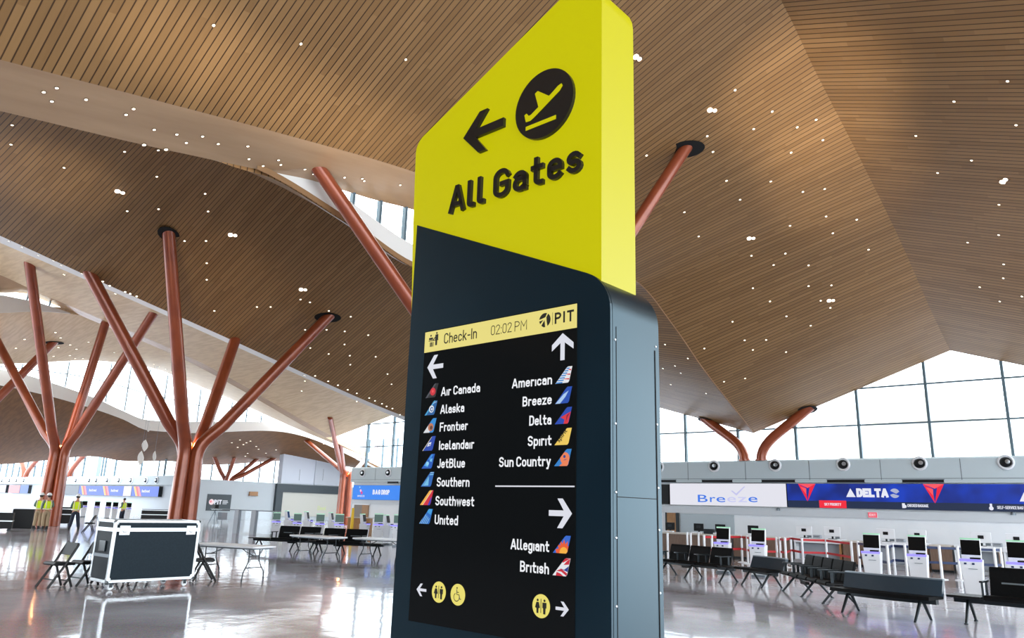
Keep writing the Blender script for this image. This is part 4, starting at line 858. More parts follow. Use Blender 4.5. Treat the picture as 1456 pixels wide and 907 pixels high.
batch([(1050, 30), (900, 87), (1074, 153), (793, 183), (949, 252), (854, 287), (1026, 376), (1025, 461), (938, 482), (1039, 543), (1038, 582), (972, 607), (1028, 647), (1090, 633)], 900, 100, 1.971,
      'tiny downlight in the dark ceiling slope at upper right, beyond the ridge', 'far right slope downlights', 0.95)
batch([(90, 768), (154, 807), (84, 835), (118, 828), (134, 848), (106, 880), (205, 905)], 900, 100, 1.971, 'tiny downlight in the small ceiling piece between the pylon and the roof joint', 'valley downlights', 1.05)
batch([(48, 85), (119, 118), (206, 162), (288, 190), (330, 215), (440, 259), (553, 302), (590, 325), (673, 358), (700, 368), (735, 382)], 0, 320, 3.78, 'tiny downlight along the thin white roof edge at left', 'white edge downlights', 1.2)
batch([(508, 345), (564, 368), (606, 385), (648, 405), (687, 420), (740, 440), (765, 452), (795, 465), (815, 476), (840, 485), (872, 512)], 280, 420, 3.022, 'tiny downlight along the thin white roof edge at left', 'white edge downlights', 1.2)
batch([(345, 265), (620, 368), (614, 684), (733, 715), (476, 628), (537, 660), (827, 747), (858, 761), (890, 773), (921, 787)], 0, 320, 3.78, 'faint tiny downlight in the pale far ceiling between the left tree columns', 'pale ceiling downlights', 1.7)
batch([(463, 343), (464, 367), (450, 410), (687, 455)], 280, 420, 3.022, 'faint tiny downlight in the pale far ceiling between the left tree columns', 'pale ceiling downlights', 1.7)
batch([(298, 576), (132, 613), (85, 661), (314, 657), (326, 605), (377, 643), (411, 666), (288, 704), (375, 700), (404, 716), (446, 716), (521, 717)], 0, 320, 3.78, 'faint tiny downlight in the brown ceiling over the leftmost tree column', 'far brown ceiling downlights', 1.9)
batch([(213, 632), (185, 620), (175, 652), (150, 632), (255, 648), (265, 660), (218, 678), (208, 690), (297, 677), (340, 663), (230, 625), (245, 650), (473, 628), (545, 637), (508, 660), (200, 640)], 280, 420, 3.022, 'pinpoint downlight in the low grey-brown ceiling behind the far tree columns', 'low dark ceiling downlights', 2.2)
for px, py, lab in ((1068, 338.5, 'bright double spotlight in the right ceiling slope, level with the pylon shoulder'), (1181.5, 427, 'brightest double spotlight in the right ceiling slope, lowest of them'), (1012.5, 156.5, 'double spotlight in the right ceiling slope, high near the copper pipe'),
                    (1428, 256.5, 'double spotlight in the dark upper right ceiling slope'), (906, 82, 'double spotlight half hidden by the right edge of the yellow lightbox'),
                    (170.5, 272.5, 'double spotlight in the left slatted ceiling, farthest left'), (331, 334, 'double spotlight in the left slatted ceiling, between the other two'), (431, 411.5, 'double spotlight in the left slatted ceiling, near the slanting pipe top')):
    put(px, py, lab, 'double spotlights', True, 0.62 if px > 900 else 0.72)
bpy.data.objects.remove(dl)
for ch in list(bl.children): bpy.data.objects.remove(ch)
bpy.data.objects.remove(bl)

# ================================================================== furniture
def rz_to(d): return math.atan2(d[0], -d[1])        # turn so that the local front (-y) points along d
def beam_seat(name, label, n, pitch, loc, rz, left=0.0, right=0.0, group='black beam seats'):
    t = thing(name, label, 'bench', (loc[0], loc[1], 0), rz, group); w = n*pitch
    x0, x1 = -w/2-left, w/2+right
    obj('beam', MB().b2((x0+0.05, -0.05, 0.30), (x1-0.05, 0.05, 0.37)), DARKM, t, bevel=0.008)
    for s in [x0+0.28, x1-0.28] + ([0.0] if x1-x0 > 2.6 else []):
        for yy in (-0.34, 0.34): obj('leg', MB().tube([(s, yy*0.15, 0.33), (s, yy*0.6, 0.16), (s, yy, 0.01)], [0.03, 0.026, 0.022], 8).lathe([(0.035, 0), (0.035, 0.02)], (s, yy, 0), 10), DARKM, t, smooth=True)
    for k in range(n):
        cx = -w/2+pitch*(k+0.5); hw = pitch/2-0.025
        st = MB().prism_x([(-0.34, 0.40), (-0.30, 0.455), (0.16, 0.435), (0.26, 0.41), (0.24, 0.37), (-0.30, 0.37)], cx-hw, cx+hw); obj('seat', st, LEATHER, t, bevel=0.02)
        bk = MB().prism_x([(0.19, 0.40), (0.235, 0.40), (0.36, 0.80), (0.355, 0.86), (0.315, 0.86), (0.29, 0.80)], cx-hw, cx+hw); b = obj('backrest', bk, LEATHER, t, bevel=0.02)
        obj('back_slot', MB().add([(cx-hw*0.5, 0.233, 0.612), (cx+hw*0.5, 0.233, 0.612), (cx+hw*0.5, 0.240, 0.636), (cx-hw*0.5, 0.240, 0.636)], [(0, 1, 2, 3)]), GREYM, b)
    for k in range(n+1):
        cx = -w/2+pitch*k
        obj('armrest', MB().b2((cx-0.028, -0.26, 0.63), (cx+0.028, 0.20, 0.66)).b2((cx-0.014, -0.22, 0.36), (cx+0.014, -0.16, 0.63)).b2((cx-0.014, 0.08, 0.36), (cx+0.014, 0.14, 0.63)), DARKM, t, bevel=0.008)
    for s, a, b in (('l', x0, -w/2), ('r', w/2, x1)):
        if b-a > 0.1: obj('side_table', MB().b2((a, -0.32, 0.385), (b-0.02, 0.24, 0.42)), BLACKP, t, bevel=0.012); 
    obj('power_box', MB().b2((-0.16, -0.30, 0.27), (0.16, -0.20, 0.33)), BLACKP, t, bevel=0.01)
    return t
def low_bench(label, L, loc, rz, sag=0.12, slab=0.0):
    t = thing('low_back_bench', label, 'bench', (loc[0], loc[1], 0), rz, 'curved low-back benches')
    def row(y, z, x): return (x, y + sag*(1-(2*x/L)**2), z)
    xs = np.linspace(-L/2, L/2, 13)
    def loft(prof): 
        rows = [[row(y, z, float(x)) for y, z in prof+[prof[0]]] for x in xs]; mb = MB().grid(rows)
        mb.add(rows[0][:-1], [list(range(len(prof)))]); mb.add(rows[-1][:-1], [list(range(len(prof)))]); return mb
    obj('seat', loft([(-0.32, 0.38), (-0.30, 0.44), (0.24, 0.43), (0.26, 0.38)]), LEATHER, t, bevel=0.0)
    obj('backrest', loft([(0.18, 0.42), (0.26, 0.40), (0.37, 0.68), (0.35, 0.71), (0.29, 0.70)]), BENCHC, t)
    obj('back_trim', loft([(0.29, 0.70), (0.37, 0.70), (0.37, 0.725), (0.29, 0.725)]), GREYM, t)
    obj('beam', loft([(-0.05, 0.30), (0.05, 0.30), (0.05, 0.38), (-0.05, 0.38)]), DARKM, t)
    if slab: obj('side_table', MB().b2((L/2, -0.32, 0.385), (L/2+slab, 0.24, 0.42)), BLACKP, t, bevel=0.012)
    for x in (-L/2+0.25, L/2-0.25):
        c = row(0, 0, x)[1]
        for yy in (-0.32, 0.30): obj('leg', MB().tube([(x, c+yy*0.2, 0.33), (x, c+yy*0.6, 0.16), (x, c+yy, 0.0)], [0.03, 0.027, 0.022], 8), DARKM, t, smooth=True)
    return t
beam_seat('beam_seat', 'row of three black beam seats right beside the pylon', 3, 0.80, (-10.1, 20.3), math.radians(-18), 0.1, 0.35)
low_bench('long low-back slate bench between the three-seat row and the side-on seats', 1.3, (-7.85, 19.5), math.radians(-31), 0.05)
beam_seat('beam_seat', 'row of five black beam seats seen from the side, backs in a line', 5, 0.56, (-6.0, 18.1), rz_to((-0.78, -0.63)), 0.1, 0.1)
low_bench('wide curved slate bench with a low glossy back, centre right', 1.85, (-4.0, 15.85), math.radians(-13), -0.10, 0.0)
be = beam_seat('beam_seat', 'black beam seats cut by the right frame edge, with a flat side table', 2, 0.80, (-1.62, 16.1), math.radians(-4), 0.56, 0.1)
be.scale = (1, 1, 1.12)
beam_seat('beam_seat', 'far pair of black seats with a black side table, behind the left folding table', 2, 0.86, (-24.5, 17.1), math.radians(27), 0.9, 0.2, 'far black beam seats')
beam_seat('beam_seat', 'far pair of black seats directly behind the middle folding table', 2, 0.86, (-22.3, 17.5), math.radians(27), 0.3, 0.8, 'far black beam seats')

def folding_table(label, loc, rz, L=1.83):
    t = thing('folding_table', label, 'table', (loc[0], loc[1], 0), rz, 'white folding tables')
    obj('tabletop', MB().b2((-L/2, -0.38, 0.70), (L/2, 0.38, 0.745)), PWHITE, t, bevel=0.015); obj('apron', MB().b2((-L/2+0.06, -0.34, 0.675), (L/2-0.06, 0.34, 0.70)), GREYM, t)
    for s in (-1, 1):
        x = s*(L/2-0.28)
        for q in (-1, 1): obj('leg', MB().tube([(x, q*0.17, 0.69), (x, q*0.17, 0.42), (x+s*0.01, q*0.24, 0.30), (x+s*0.02, q*0.33, 0.18), (x+s*0.02, q*0.35, 0.02)], 0.0135, 8).lathe([(0.018, 0.0), (0.018, 0.04)], (x+s*0.02, q*0.35, 0), 8), DARKM, t, smooth=True)
        obj('cross_bar', MB().tube([(x, -0.27, 0.27), (x, 0.27, 0.27)], 0.011, 8), DARKM, t); obj('cross_bar', MB().tube([(x, -0.17, 0.52), (x, 0.17, 0.52)], 0.011, 8), DARKM, t)
        obj('brace', MB().tube([(x, 0, 0.52), (x-s*0.24, 0, 0.60), (x-s*0.42, 0, 0.69)], 0.010, 6), DARKM, t)
    return t
folding_table('white folding table with dark bent legs, right beside the black road case', (-16.35, 9.75), math.radians(17))
folding_table('white folding table in front of the far black seats, left of two', (-19.95, 14.75), math.radians(4))
folding_table('white folding table running behind the left edge of the pylon', (-17.95, 15.7), math.radians(14))

def folding_chair(label, loc, rz, group='black folding chairs'):
    t = thing('folding_chair', label, 'chair', (loc[0], loc[1], 0), rz, group)
    for q in (-1, 1):
        obj('frame_leg', MB().tube([(q*0.205, -0.27, 0.01), (q*0.205, 0.02, 0.46), (q*0.205, 0.20, 0.80)], 0.024, 8), BLACK, t, smooth=True)
        obj('rear_leg', MB().tube([(q*0.175, 0.20, 0.01), (q*0.175, 0.06, 0.36), (q*0.175, 0.0, 0.46)], 0.022, 8), BLACK, t, smooth=True)
    obj('seat', MB().prism_x([(-0.22, 0.44), (-0.18, 0.485), (0.20, 0.465), (0.20, 0.41), (-0.18, 0.41)], -0.20, 0.20), BLACKP, t, bevel=0.012)
    obj('backrest', MB().prism_x([(0.09, 0.60), (0.125, 0.60), (0.225, 0.82), (0.19, 0.83)], -0.20, 0.20), BLACKP, t, bevel=0.008)
    obj('cross_bar', MB().tube([(-0.2, -0.17, 0.16), (0.2, -0.17, 0.16)], 0.012, 8), BLACKP, t); obj('cross_bar', MB().tube([(-0.17, 0.155, 0.12), (0.17, 0.155, 0.12)], 0.012, 8), BLACKP, t)
    return t
fd = rz_to((0.16, -0.99))
folding_chair('black folding chair, leftmost of the row beside the road case', (-16.45, 6.15), fd)
folding_chair('black folding chair, second of the row beside the road case', (-16.52, 6.68), fd)
folding_chair('black folding chair, third of the row, nearest the road case', (-16.6, 7.21), fd)
folding_chair('black folding chair half hidden behind the left end of the road case', (-16.68, 7.74), fd)
folding_chair('black folding chair behind the right end of the road case, under the table', (-16.15, 8.95), rz_to((0.3, 0.9)))
folding_chair('lone black folding chair standing far off behind the road case, near the worker', (-40.2, 16.1), rz_to((-0.5, -0.8)))

# the road case
t = thing('road_case', 'large black road case with aluminium edges on casters', 'case', (-15.72, 7.46, 0), QZ); L, D, H0, H1 = 1.74, 0.80, 0.14, 1.30; SP = H0+(H1-H0)*0.84
PANEL = noise_mix(mat('road_case_panel', (20, 34, 43), 0.55, spec=0.2), (24, 39, 48), 40)
obj('case_body', MB().b2((-L/2+0.01, -D/2+0.01, H0+0.01), (L/2-0.01, D/2-0.01, SP)), PANEL, t); obj('lid', MB().b2((-L/2+0.01, -D/2+0.01, SP+0.005), (L/2-0.01, D/2-0.01, H1-0.01)), PANEL, t)
e = 0.028; ed = MB()
for x in (-L/2+e, L/2-e):
    for y in (-D/2+e, D/2-e): ed.b2((x-e, y-e, H0), (x+e, y+e, H1))
for z in (H0+e, H1-e):
    for y in (-D/2+e, D/2-e): ed.b2((-L/2, y-e, z-e), (L/2, y+e, z+e))
    for x in (-L/2+e, L/2-e): ed.b2((x-e, -D/2, z-e), (x+e, D/2, z+e))
obj('edge_extrusion', ed, ALU, t, bevel=0.008)
obj('lid_band', MB().b2((-L/2, -D/2-0.006, SP-0.035), (L/2, -D/2+0.02, SP+0.035)).b2((-L/2, D/2-0.02, SP-0.035), (L/2, D/2+0.006, SP+0.035)).b2((-L/2-0.006, -D/2, SP-0.035), (-L/2+0.02, D/2, SP+0.035)).b2((L/2-0.02, -D/2, SP-0.035), (L/2+0.006, D/2, SP+0.035)), ALU, t)
for x in (-L/2+0.20, L/2-0.20):
    la = obj('latch', MB().b2((x-0.10, -D/2-0.018, SP-0.10), (x+0.10, -D/2-0.004, SP+0.08)), ALU, t, bevel=0.02); obj('latch_knob', MB().lathe([(0.045, 0), (0.045, 0.012), (0.03, 0.016)], (x, -D/2-0.018, SP-0.01), 14, '-y').b2((x-0.03, -D/2-0.04, SP-0.016), (x+0.03, -D/2-0.03, SP-0.004)), STEEL, la)
for x in (-L/2+0.05, L/2-0.05):
    for z in (H0+0.05, H1-0.05):
        for y in (-D/2+0.05, D/2-0.05): obj('ball_corner', MB().lathe([(0.02, -0.058), (0.05, -0.04), (0.06, 0), (0.05, 0.04), (0.02, 0.058)], (x, y, z), 12), ALU, t, smooth=True)
obj('side_handle', MB().b2((-L/2-0.012, -0.14, 0.70), (-L/2+0.005, 0.14, 0.90)), DARKM, t, bevel=0.01); obj('side_label_strip', MB().b2((-L/2-0.004, -D/2+0.06, 0.60), (-L/2+0.012, D/2-0.06, 0.66)), GREYM, t)
for x in (-L/2+0.14, L/2-0.14, -L/2+0.30, L/2-0.30):
    y = -D/2+0.12 if abs(x) > L/2-0.2 else D/2-0.12
    c = obj('caster', MB().lathe([(0.055, -0.022), (0.06, 0), (0.055, 0.022)], (x, y, 0.06), 16, '-y'), PWHITE, t, smooth=True); obj('caster_fork', MB().b2((x-0.03, y-0.035, 0.05), (x+0.03, y-0.027, 0.145)).b2((x-0.03, y+0.027, 0.05), (x+0.03, y+0.035, 0.145)).b2((x-0.05, y-0.05, 0.13), (x+0.05, y+0.05, 0.145)), DARKM, c)

# self-service kiosks
GLOW_P, GLOW_G = glow((150, 140, 255), 1.3), glow((168, 236, 196), 0.9)
def kiosk(label, loc, rz, group, sc_=1.0, scr_m=None):
    t = thing('check_in_kiosk', label, 'kiosk', (loc[0], loc[1], 0), rz, group); t.scale = (sc_,)*3
    obj('pedestal', MB().add([(-0.17, -0.14, 0.06), (0.17, -0.14, 0.06), (0.17, 0.16, 0.06), (-0.17, 0.16, 0.06), (-0.23, -0.22, 0.90), (0.23, -0.22, 0.90), (0.23, 0.18, 0.90), (-0.23, 0.18, 0.90)], [(3, 2, 1, 0), (4, 5, 6, 7), (0, 1, 5, 4), (1, 2, 6, 5), (2, 3, 7, 6), (3, 0, 4, 7)]), PWHITE, t, bevel=0.015)
    obj('base_plate', MB().b2((-0.20, -0.20, 0), (0.20, 0.18, 0.06)), GREYM, t, bevel=0.01)
    obj('light_band', MB().add([(-0.228, -0.226, 0.86), (0.228, -0.226, 0.86), (0.23, -0.228, 0.91), (-0.23, -0.228, 0.91)], [(0, 1, 2, 3)]).b2((-0.23, -0.228, 0.90), (0.23, -0.10, 0.912)), GLOW_P, t)
    obj('card_reader', MB().b2((-0.01, -0.24, 0.912), (0.20, -0.12, 0.95)), BLACKP, t, bevel=0.008)
    obj('ticket_slot', MB().b2((-0.06, -0.226, 0.69), (0.12, -0.200, 0.702)), GREYM, t)
    for x in (-0.14, 0.02): obj('button', MB().b2((x, -0.226, 0.79), (x+0.05, -0.205, 0.83)), NAVB, t)
    h = obj('screen_housing', MB().prism_x([(0.02, 0.90), (0.14, 0.90), (0.20, 1.34), (0.06, 1.36), (-0.02, 0.99)], -0.20, 0.20), PWHITE, t, bevel=0.012)
    obj('screen', MB().add([(-0.195, -0.024, 1.00), (0.195, -0.024, 1.00), (0.195, 0.050, 1.33), (-0.195, 0.050, 1.33)], [(0, 1, 2, 3)]), scr_m or SCREENM, h)
    obj('status_light', MB().prism_x([(0.05, 1.345), (0.06, 1.375), (0.19, 1.37), (0.20, 1.34)], -0.20, 0.20), GLOW_G, h)
    return t
kl = []
for px, Y, lab in ((1029, 23.0, 'white check-in kiosk with purple light, just behind the right end of the three-seat row'), (1079.5, 22.6, 'white check-in kiosk above the low slate bench, second from the pylon'),
                   (1241, 22.2, 'white check-in kiosk behind the left part of the curved bench'), (1306, 22.0, 'white check-in kiosk behind the right part of the curved bench'),
                   (1382, 20.9, 'white check-in kiosk standing clear between the curved bench and the right seats'), (1449, 20.6, 'white check-in kiosk at the right frame edge behind the seats')):
    p = on_y(px, 800, Y); kl.append(kiosk(lab, (p.x, Y), rz_to((-p.x*0.35+0.1, -Y)), 'right check-in kiosks'))
SCG = mat('display_greenish', (60, 80, 76), 0.2, emit=(84, 104, 98), es=0.8)
for px, Y, lab, s in ((391, 21.5, 'white kiosk farthest left in the far group, behind the far black seats', 0.9), (421, 21.5, 'white kiosk second from left in the far group', 0.9), (453.5, 21.5, 'white kiosk left of the small copper column, far group', 0.92), (481, 21.5, 'white kiosk just right of the small copper column base', 0.94), (537, 23.0, 'white kiosk under the BAG DROP banner, facing us', 0.98), (565, 23.0, 'white kiosk partly hidden by the left edge of the pylon', 0.98)):
    p = on_y(px, 760, Y); o = dup(kl[0], (p.x, Y, 0), rz_to((-p.x, -Y)), lab, (s, s, s)); o['group'] = 'far check-in kiosks'
    for c in o.children:
        for g in c.children:
            if g.name.startswith('screen') and not g.name.startswith('screen_h'): g.data = g.data.copy(); g.data.materials.clear(); g.data.materials.append(SCG)
for px, Y, lab, a in ((517, 23.5, 'white kiosk seen edge-on left of the one under the BAG DROP banner', 1.2), (551, 23.6, 'white kiosk seen edge-on with its slanting screen under BAG DROP', 1.2), (408, 23.5, 'white kiosk seen edge-on between the two far left kiosks', 1.3), (436, 23.5, 'white kiosk seen edge-on, middle of the far group', 1.3), (471, 24.0, 'white kiosk seen edge-on in front of the small copper column', 1.3)):
    p = on_y(px, 760, Y); o = dup(kl[0], (p.x, Y, 0), rz_to((-p.x, -Y))+a, lab, (0.95,)*3); o['group'] = 'far check-in kiosks seen edge-on'
for k, px in enumerate((120, 138, 164, 183, 154)):
    p = on_y(px, 720, 27.5); o = dup(kl[0], (p.x, 27.5, 0), rz_to((-p.x, -27.5)), '%s distant white kiosk from the left, below the striped blue banner' % ORD[[0, 1, 3, 4, 2][k]], (0.98,)*3); o['group'] = 'distant kiosks'

# queue barriers
def belt(mb, a, b, z, h=0.05):
    a, b = Vector(a), Vector(b); d = (b-a); n = Vector((-d.y, d.x, 0)).normalized()*0.004
    return mb.add([a+n+Vector((0, 0, z)), b+n+Vector((0, 0, z)), b+n+Vector((0, 0, z+h)), a+n+Vector((0, 0, z+h)), a-n+Vector((0, 0, z)), b-n+Vector((0, 0, z)), b-n+Vector((0, 0, z+h)), a-n+Vector((0, 0, z+h))], [(0, 1, 2, 3), (7, 6, 5, 4), (0, 4, 5, 1), (3, 2, 6, 7)])
sp = [(949, 758), (977, 757), (982, 758), (993, 757), (1001, 761), (1012, 761), (1054, 761), (1062, 762), (1066.5, 763), (1103.5, 764), (1108.5, 764), (1116, 765), (1124, 763), (1140, 765), (1174, 766), (1210, 770), (1219.5, 770), (1261, 775), (1269, 773), (1286, 774), (1335, 776), (1361, 777), (1413, 779), (1422, 779)]
pos = [on_z(x, y, 1.0) for x, y in sp]; ps = None
for i, (p, (px, py)) in enumerate(zip(pos, sp)):
    red = px < 1215; lab = 'white queue barrier post, %s from the pylon in the %s-belted lines' % (ORD[i if red else i-16], 'red' if red else 'navy')
    if px in (1219.5,): red = False
    if px == 1219.5: lab = 'white queue barrier post, first from the pylon in the navy-belted lines'
    grp = 'queue posts with %s belts' % ('red' if red else 'navy')
    if ps is None:
        t = thing('queue_post', lab, 'barrier', (p.x, p.y, 0), 0, grp)
        obj('post', MB().lathe([(0.042, 0.02), (0.042, 0.97), (0.03, 1.0)], (0, 0, 0), 14), PWHITE, t, smooth=True); obj('base', MB().lathe([(0.17, 0), (0.17, 0.012), (0.06, 0.035)], (0, 0, 0), 20), PWHITE, t, smooth=True); obj('cap', MB().lathe([(0.045, 0.97), (0.045, 1.0), (0.03, 1.015)], (0, 0, 0), 14), PWHITE, t); ps = t
    else: t = dup(ps, (p.x, p.y, 0), 0, lab); t['group'] = grp
    t['_i'] = i
    pos[i] = (p, t, red)
for i in range(len(pos)-1):
    (a, ta, ra), (b, tb, rb_) = pos[i], pos[i+1]
    if ra == rb_ and 0.35 < (b-a).length < 3.4 and i not in (0, 1, 2):
        rel = Vector((b.x-a.x, b.y-a.y, 0))
        for z in (0.90, 0.46): obj('belt', belt(MB(), (0, 0, 0), rel, z, 0.075), REDB if ra else NAVB, ta)
for _, t, _ in pos: del t['_i']

# check-in counters at the back
CY = 31.2
def cx_(px): return on_y(px, 770, CY).x
def wood_counter(label, a, b):
    x0, x1 = cx_(a), cx_(b); t = thing('check_in_counter', label, 'counter', ((x0+x1)/2, CY, 0), 0, 'check-in counters'); w = (x1-x0)/2-0.02
    obj('front_panel', MB().b2((-w, 0.0, 0.08), (w, 0.05, 0.86)), BROWNC, t); obj('body', MB().b2((-w, 0.05, 0.0), (w, 0.75, 0.86)), GREYP, t); obj('worktop', MB().b2((-w, -0.06, 0.86), (w, 0.80, 0.93)), mat('worktop_stone', (196, 188, 178), 0.35), t, bevel=0.008); obj('toe_kick', MB().b2((-w, -0.01, 0.0), (w, 0.0, 0.08)), DARKM, t)
    return t
def bag_unit(label, a, b):
    x0, x1 = cx_(a), cx_(b); t = thing('bag_drop_unit', label, 'counter', ((x0+x1)/2, CY, 0), 0, 'white bag drop units'); w = (x1-x0)/2-0.02
    obj('worktop', MB().b2((-w, -0.10, 0.78), (w, 0.8, 0.95)), PWHITE, t, bevel=0.02); obj('side_panel', MB().b2((-w, -0.05, 0), (-w+0.06, 0.8, 0.78)), PWHITE, t); obj('side_panel', MB().b2((w-0.06, -0.05, 0), (w, 0.8, 0.78)), TAN, t)
    obj('back_panel', MB().b2((-w+0.06, 0.3, 0), (w-0.06, 0.36, 0.78)), GREYP, t); obj('baggage_scale', MB().b2((-w+0.12, -0.5, 0), (w-0.12, 0.28, 0.16)), STEEL, t, bevel=0.02)
    return t
for a, b, k, lab in ((926, 1000, 'w', 'brown-fronted check-in counter nearest the pylon at the back wall'), (1002, 1040, 'w', 'short brown-fronted counter between the two dark agent monitors and the red belts'), (1042, 1127, 'w', 'brown-fronted check-in counter behind the first kiosks and red belts'),
                     (1129, 1196, 'b', 'white bag drop unit behind the side-on black seats'), (1197, 1229, 'w', 'narrow brown counter where red belts meet navy belts'), (1230, 1318, 'b', 'white bag drop unit behind the curved bench kiosks'),
                     (1320, 1353, 'w', 'narrow brown counter left of the clear-standing kiosk'), (1355, 1422, 'b', 'white bag drop unit right of the clear-standing kiosk'), (1424, 1490, 'b', 'white bag drop unit cut by the right frame edge')):
    (wood_counter if k == 'w' else bag_unit)(lab, a, b)
def monitor(label, px, w, h, zb, white, y=0.35, group=None):
    x = cx_(px); t = thing('agent_monitor', label, 'monitor', (x, CY+y, zb), 0, group)
    obj('screen_back', MB().b2((-w/2, -0.03, 0.10), (w/2, 0.02, 0.10+h)), PWHITE if white else BLACKP, t, bevel=0.012); obj('stand', MB().b2((-0.03, 0.0, 0.0), (0.03, 0.05, 0.16)), DARKM, t); obj('foot', MB().b2((-0.14, -0.08, 0.0), (0.14, 0.12, 0.015)), DARKM, t)
    obj('mount_hub', MB().b2((-0.09, -0.06, 0.10+h*0.4), (0.09, -0.03, 0.10+h*0.72)), BLACKP if white else DARKM, t, bevel=0.01)
    obj('keyboard_tray' if not white else 'cable_box', MB().b2((-w*0.5, -0.25, 0.0), (w*0.5, -0.05, 0.06)) if not white else MB().b2((w*0.2, -0.06, 0.02), (w*0.45, 0.0, 0.10)), PWHITE if not white else GREYM, t)
    return t
for px, lab in ((948, 'black agent monitor nearest the pylon on the back counter'), (989, 'black agent monitor second from the pylon on the back counter'), (1020, 'black agent monitor third from the pylon, above the red belt start'), (1067, 'black agent monitor behind the second white kiosk')): monitor(lab, px, 0.46, 0.32, 0.93, False, group='black agent monitors')
for px, lab in ((1140, 'white bag drop monitor behind the side-on seats, left of two'), (1180, 'white bag drop monitor behind the side-on seats, right of two'), (1257, 'white bag drop monitor left of the kiosk pair behind the bench'), (1302, 'white bag drop monitor behind the fourth kiosk'), (1393, 'white bag drop monitor right of the clear-standing kiosk'), (1444, 'white bag drop monitor above the kiosk at the right frame edge')): monitor(lab, px, 0.62, 0.36, 0.95, True, group='white bag drop monitors')
for px, lab in ((1004.5, 'dark printer between the two black agent monitors'), (1159, 'small grey label printer between two white monitors'), (1278, 'small grey label printer on the bag drop top behind the kiosk pair'), (1416, 'small grey label printer near the right frame edge')):
    t = thing('label_printer', lab, 'printer', (cx_(px), CY+0.3, 0.93 if px < 1100 else 0.95), 0); s = 1.6 if px < 1100 else 1; obj('printer_body', MB().b2((-0.14*s, -0.1, 0), (0.14*s, 0.12, 0.13*s)), GREYP if px > 1100 else DARKM, t, bevel=0.015); obj('paper_slot', MB().b2((-0.10*s, -0.105, 0.07*s), (0.10*s, -0.095, 0.085*s)), BLACK, t)
# under the bag drop banner
p = on_y(509, 750, 30.0)
t = thing('podium_desk', 'small tan podium desk under the left end of the BAG DROP banner', 'desk', (p.x, 30.0, 0), 0.5); obj('desk_body', MB().b2((-0.7, 0, 0), (0.7, 0.5, 0.92)), TAN, t); obj('desk_top', MB().b2((-0.8, -0.1, 0.92), (0.8, 0.55, 0.98)), mat('worktop_stone', (196, 188, 178), 0.35), t, bevel=0.01)
p = on_y(500, 750, 29.2)
t = thing('safety_bollard', 'slim yellow caution post under the left end of the BAG DROP banner', 'post', (p.x, 29.2, 0), 0); YC = mat('caution_yellow', (236, 190, 30), 0.5)
obj('post', MB().lathe([(0.10, 0.04), (0.09, 0.9), (0.07, 1.5), (0.04, 1.52)], (0, 0, 0), 12), YC, t, smooth=True); obj('foot', MB().lathe([(0.2, 0), (0.2, 0.03), (0.12, 0.05)], (0, 0, 0), 14), BLACKP, t)
# glass rail along the recess
a, b = on_z(296, 755), on_z(395, 763)
t = thing('glass_railing', 'low glass railing with grey posts in front of the white recess wall', 'railing', (a.x, a.y, 0), 0); v = b-a
def ga(s, z): return Vector((v.x*s, v.y*s, z))
obj('glass_panel', MB().add([ga(0, 0.08), ga(1, 0.08), ga(1, 1.22), ga(0, 1.22), ga(0, 0.08)+Vector((0, 0.02, 0)), ga(1, 0.08)+Vector((0, 0.02, 0)), ga(1, 1.22)+Vector((0, 0.02, 0)), ga(0, 1.22)+Vector((0, 0.02, 0))], [(0, 1, 2, 3), (7, 6, 5, 4)]), GLASS, t)
obj('top_rail', MB().tube([ga(0, 1.24), ga(1, 1.24)], 0.025, 8), GREYM, t)
for s in (0.42, 0.66): obj('rail_post', MB().box(ga(s, 0.62), (0.42, 0.16, 1.24), math.atan2(v.y, v.x)), GREYP, t)
p = on_z(303, 748); t = thing('survey_tripod', 'small black survey instrument on a tripod before the white recess wall', 'tripod', (p.x, p.y, 0), 0)
for k in range(3): obj('leg', MB().tube([(0, 0, 1.05), (0.42*math.cos(k*2.1+0.4), 0.42*math.sin(k*2.1+0.4), 0.0)], 0.018, 6), GREYM, t)
obj('instrument', MB().b2((-0.22, -0.15, 1.05), (0.22, 0.15, 1.42)), BLACKP, t, bevel=0.05)
p = on_z(314, 752); t = thing('floor_sign', 'small grey square notice on a stand in front of the recess wall', 'sign', (p.x, p.y, 0), rz_to((-p.x, -p.y))); obj('notice', MB().b2((-0.28, -0.03, 0.55), (0.28, 0, 1.0)), GREYP, t); obj('stand', MB().tube([(0, 0, 0), (0, 0, 0.6)], 0.02, 6).b2((-0.2, -0.15, 0), (0.2, 0.15, 0.02)), GREYM, t)

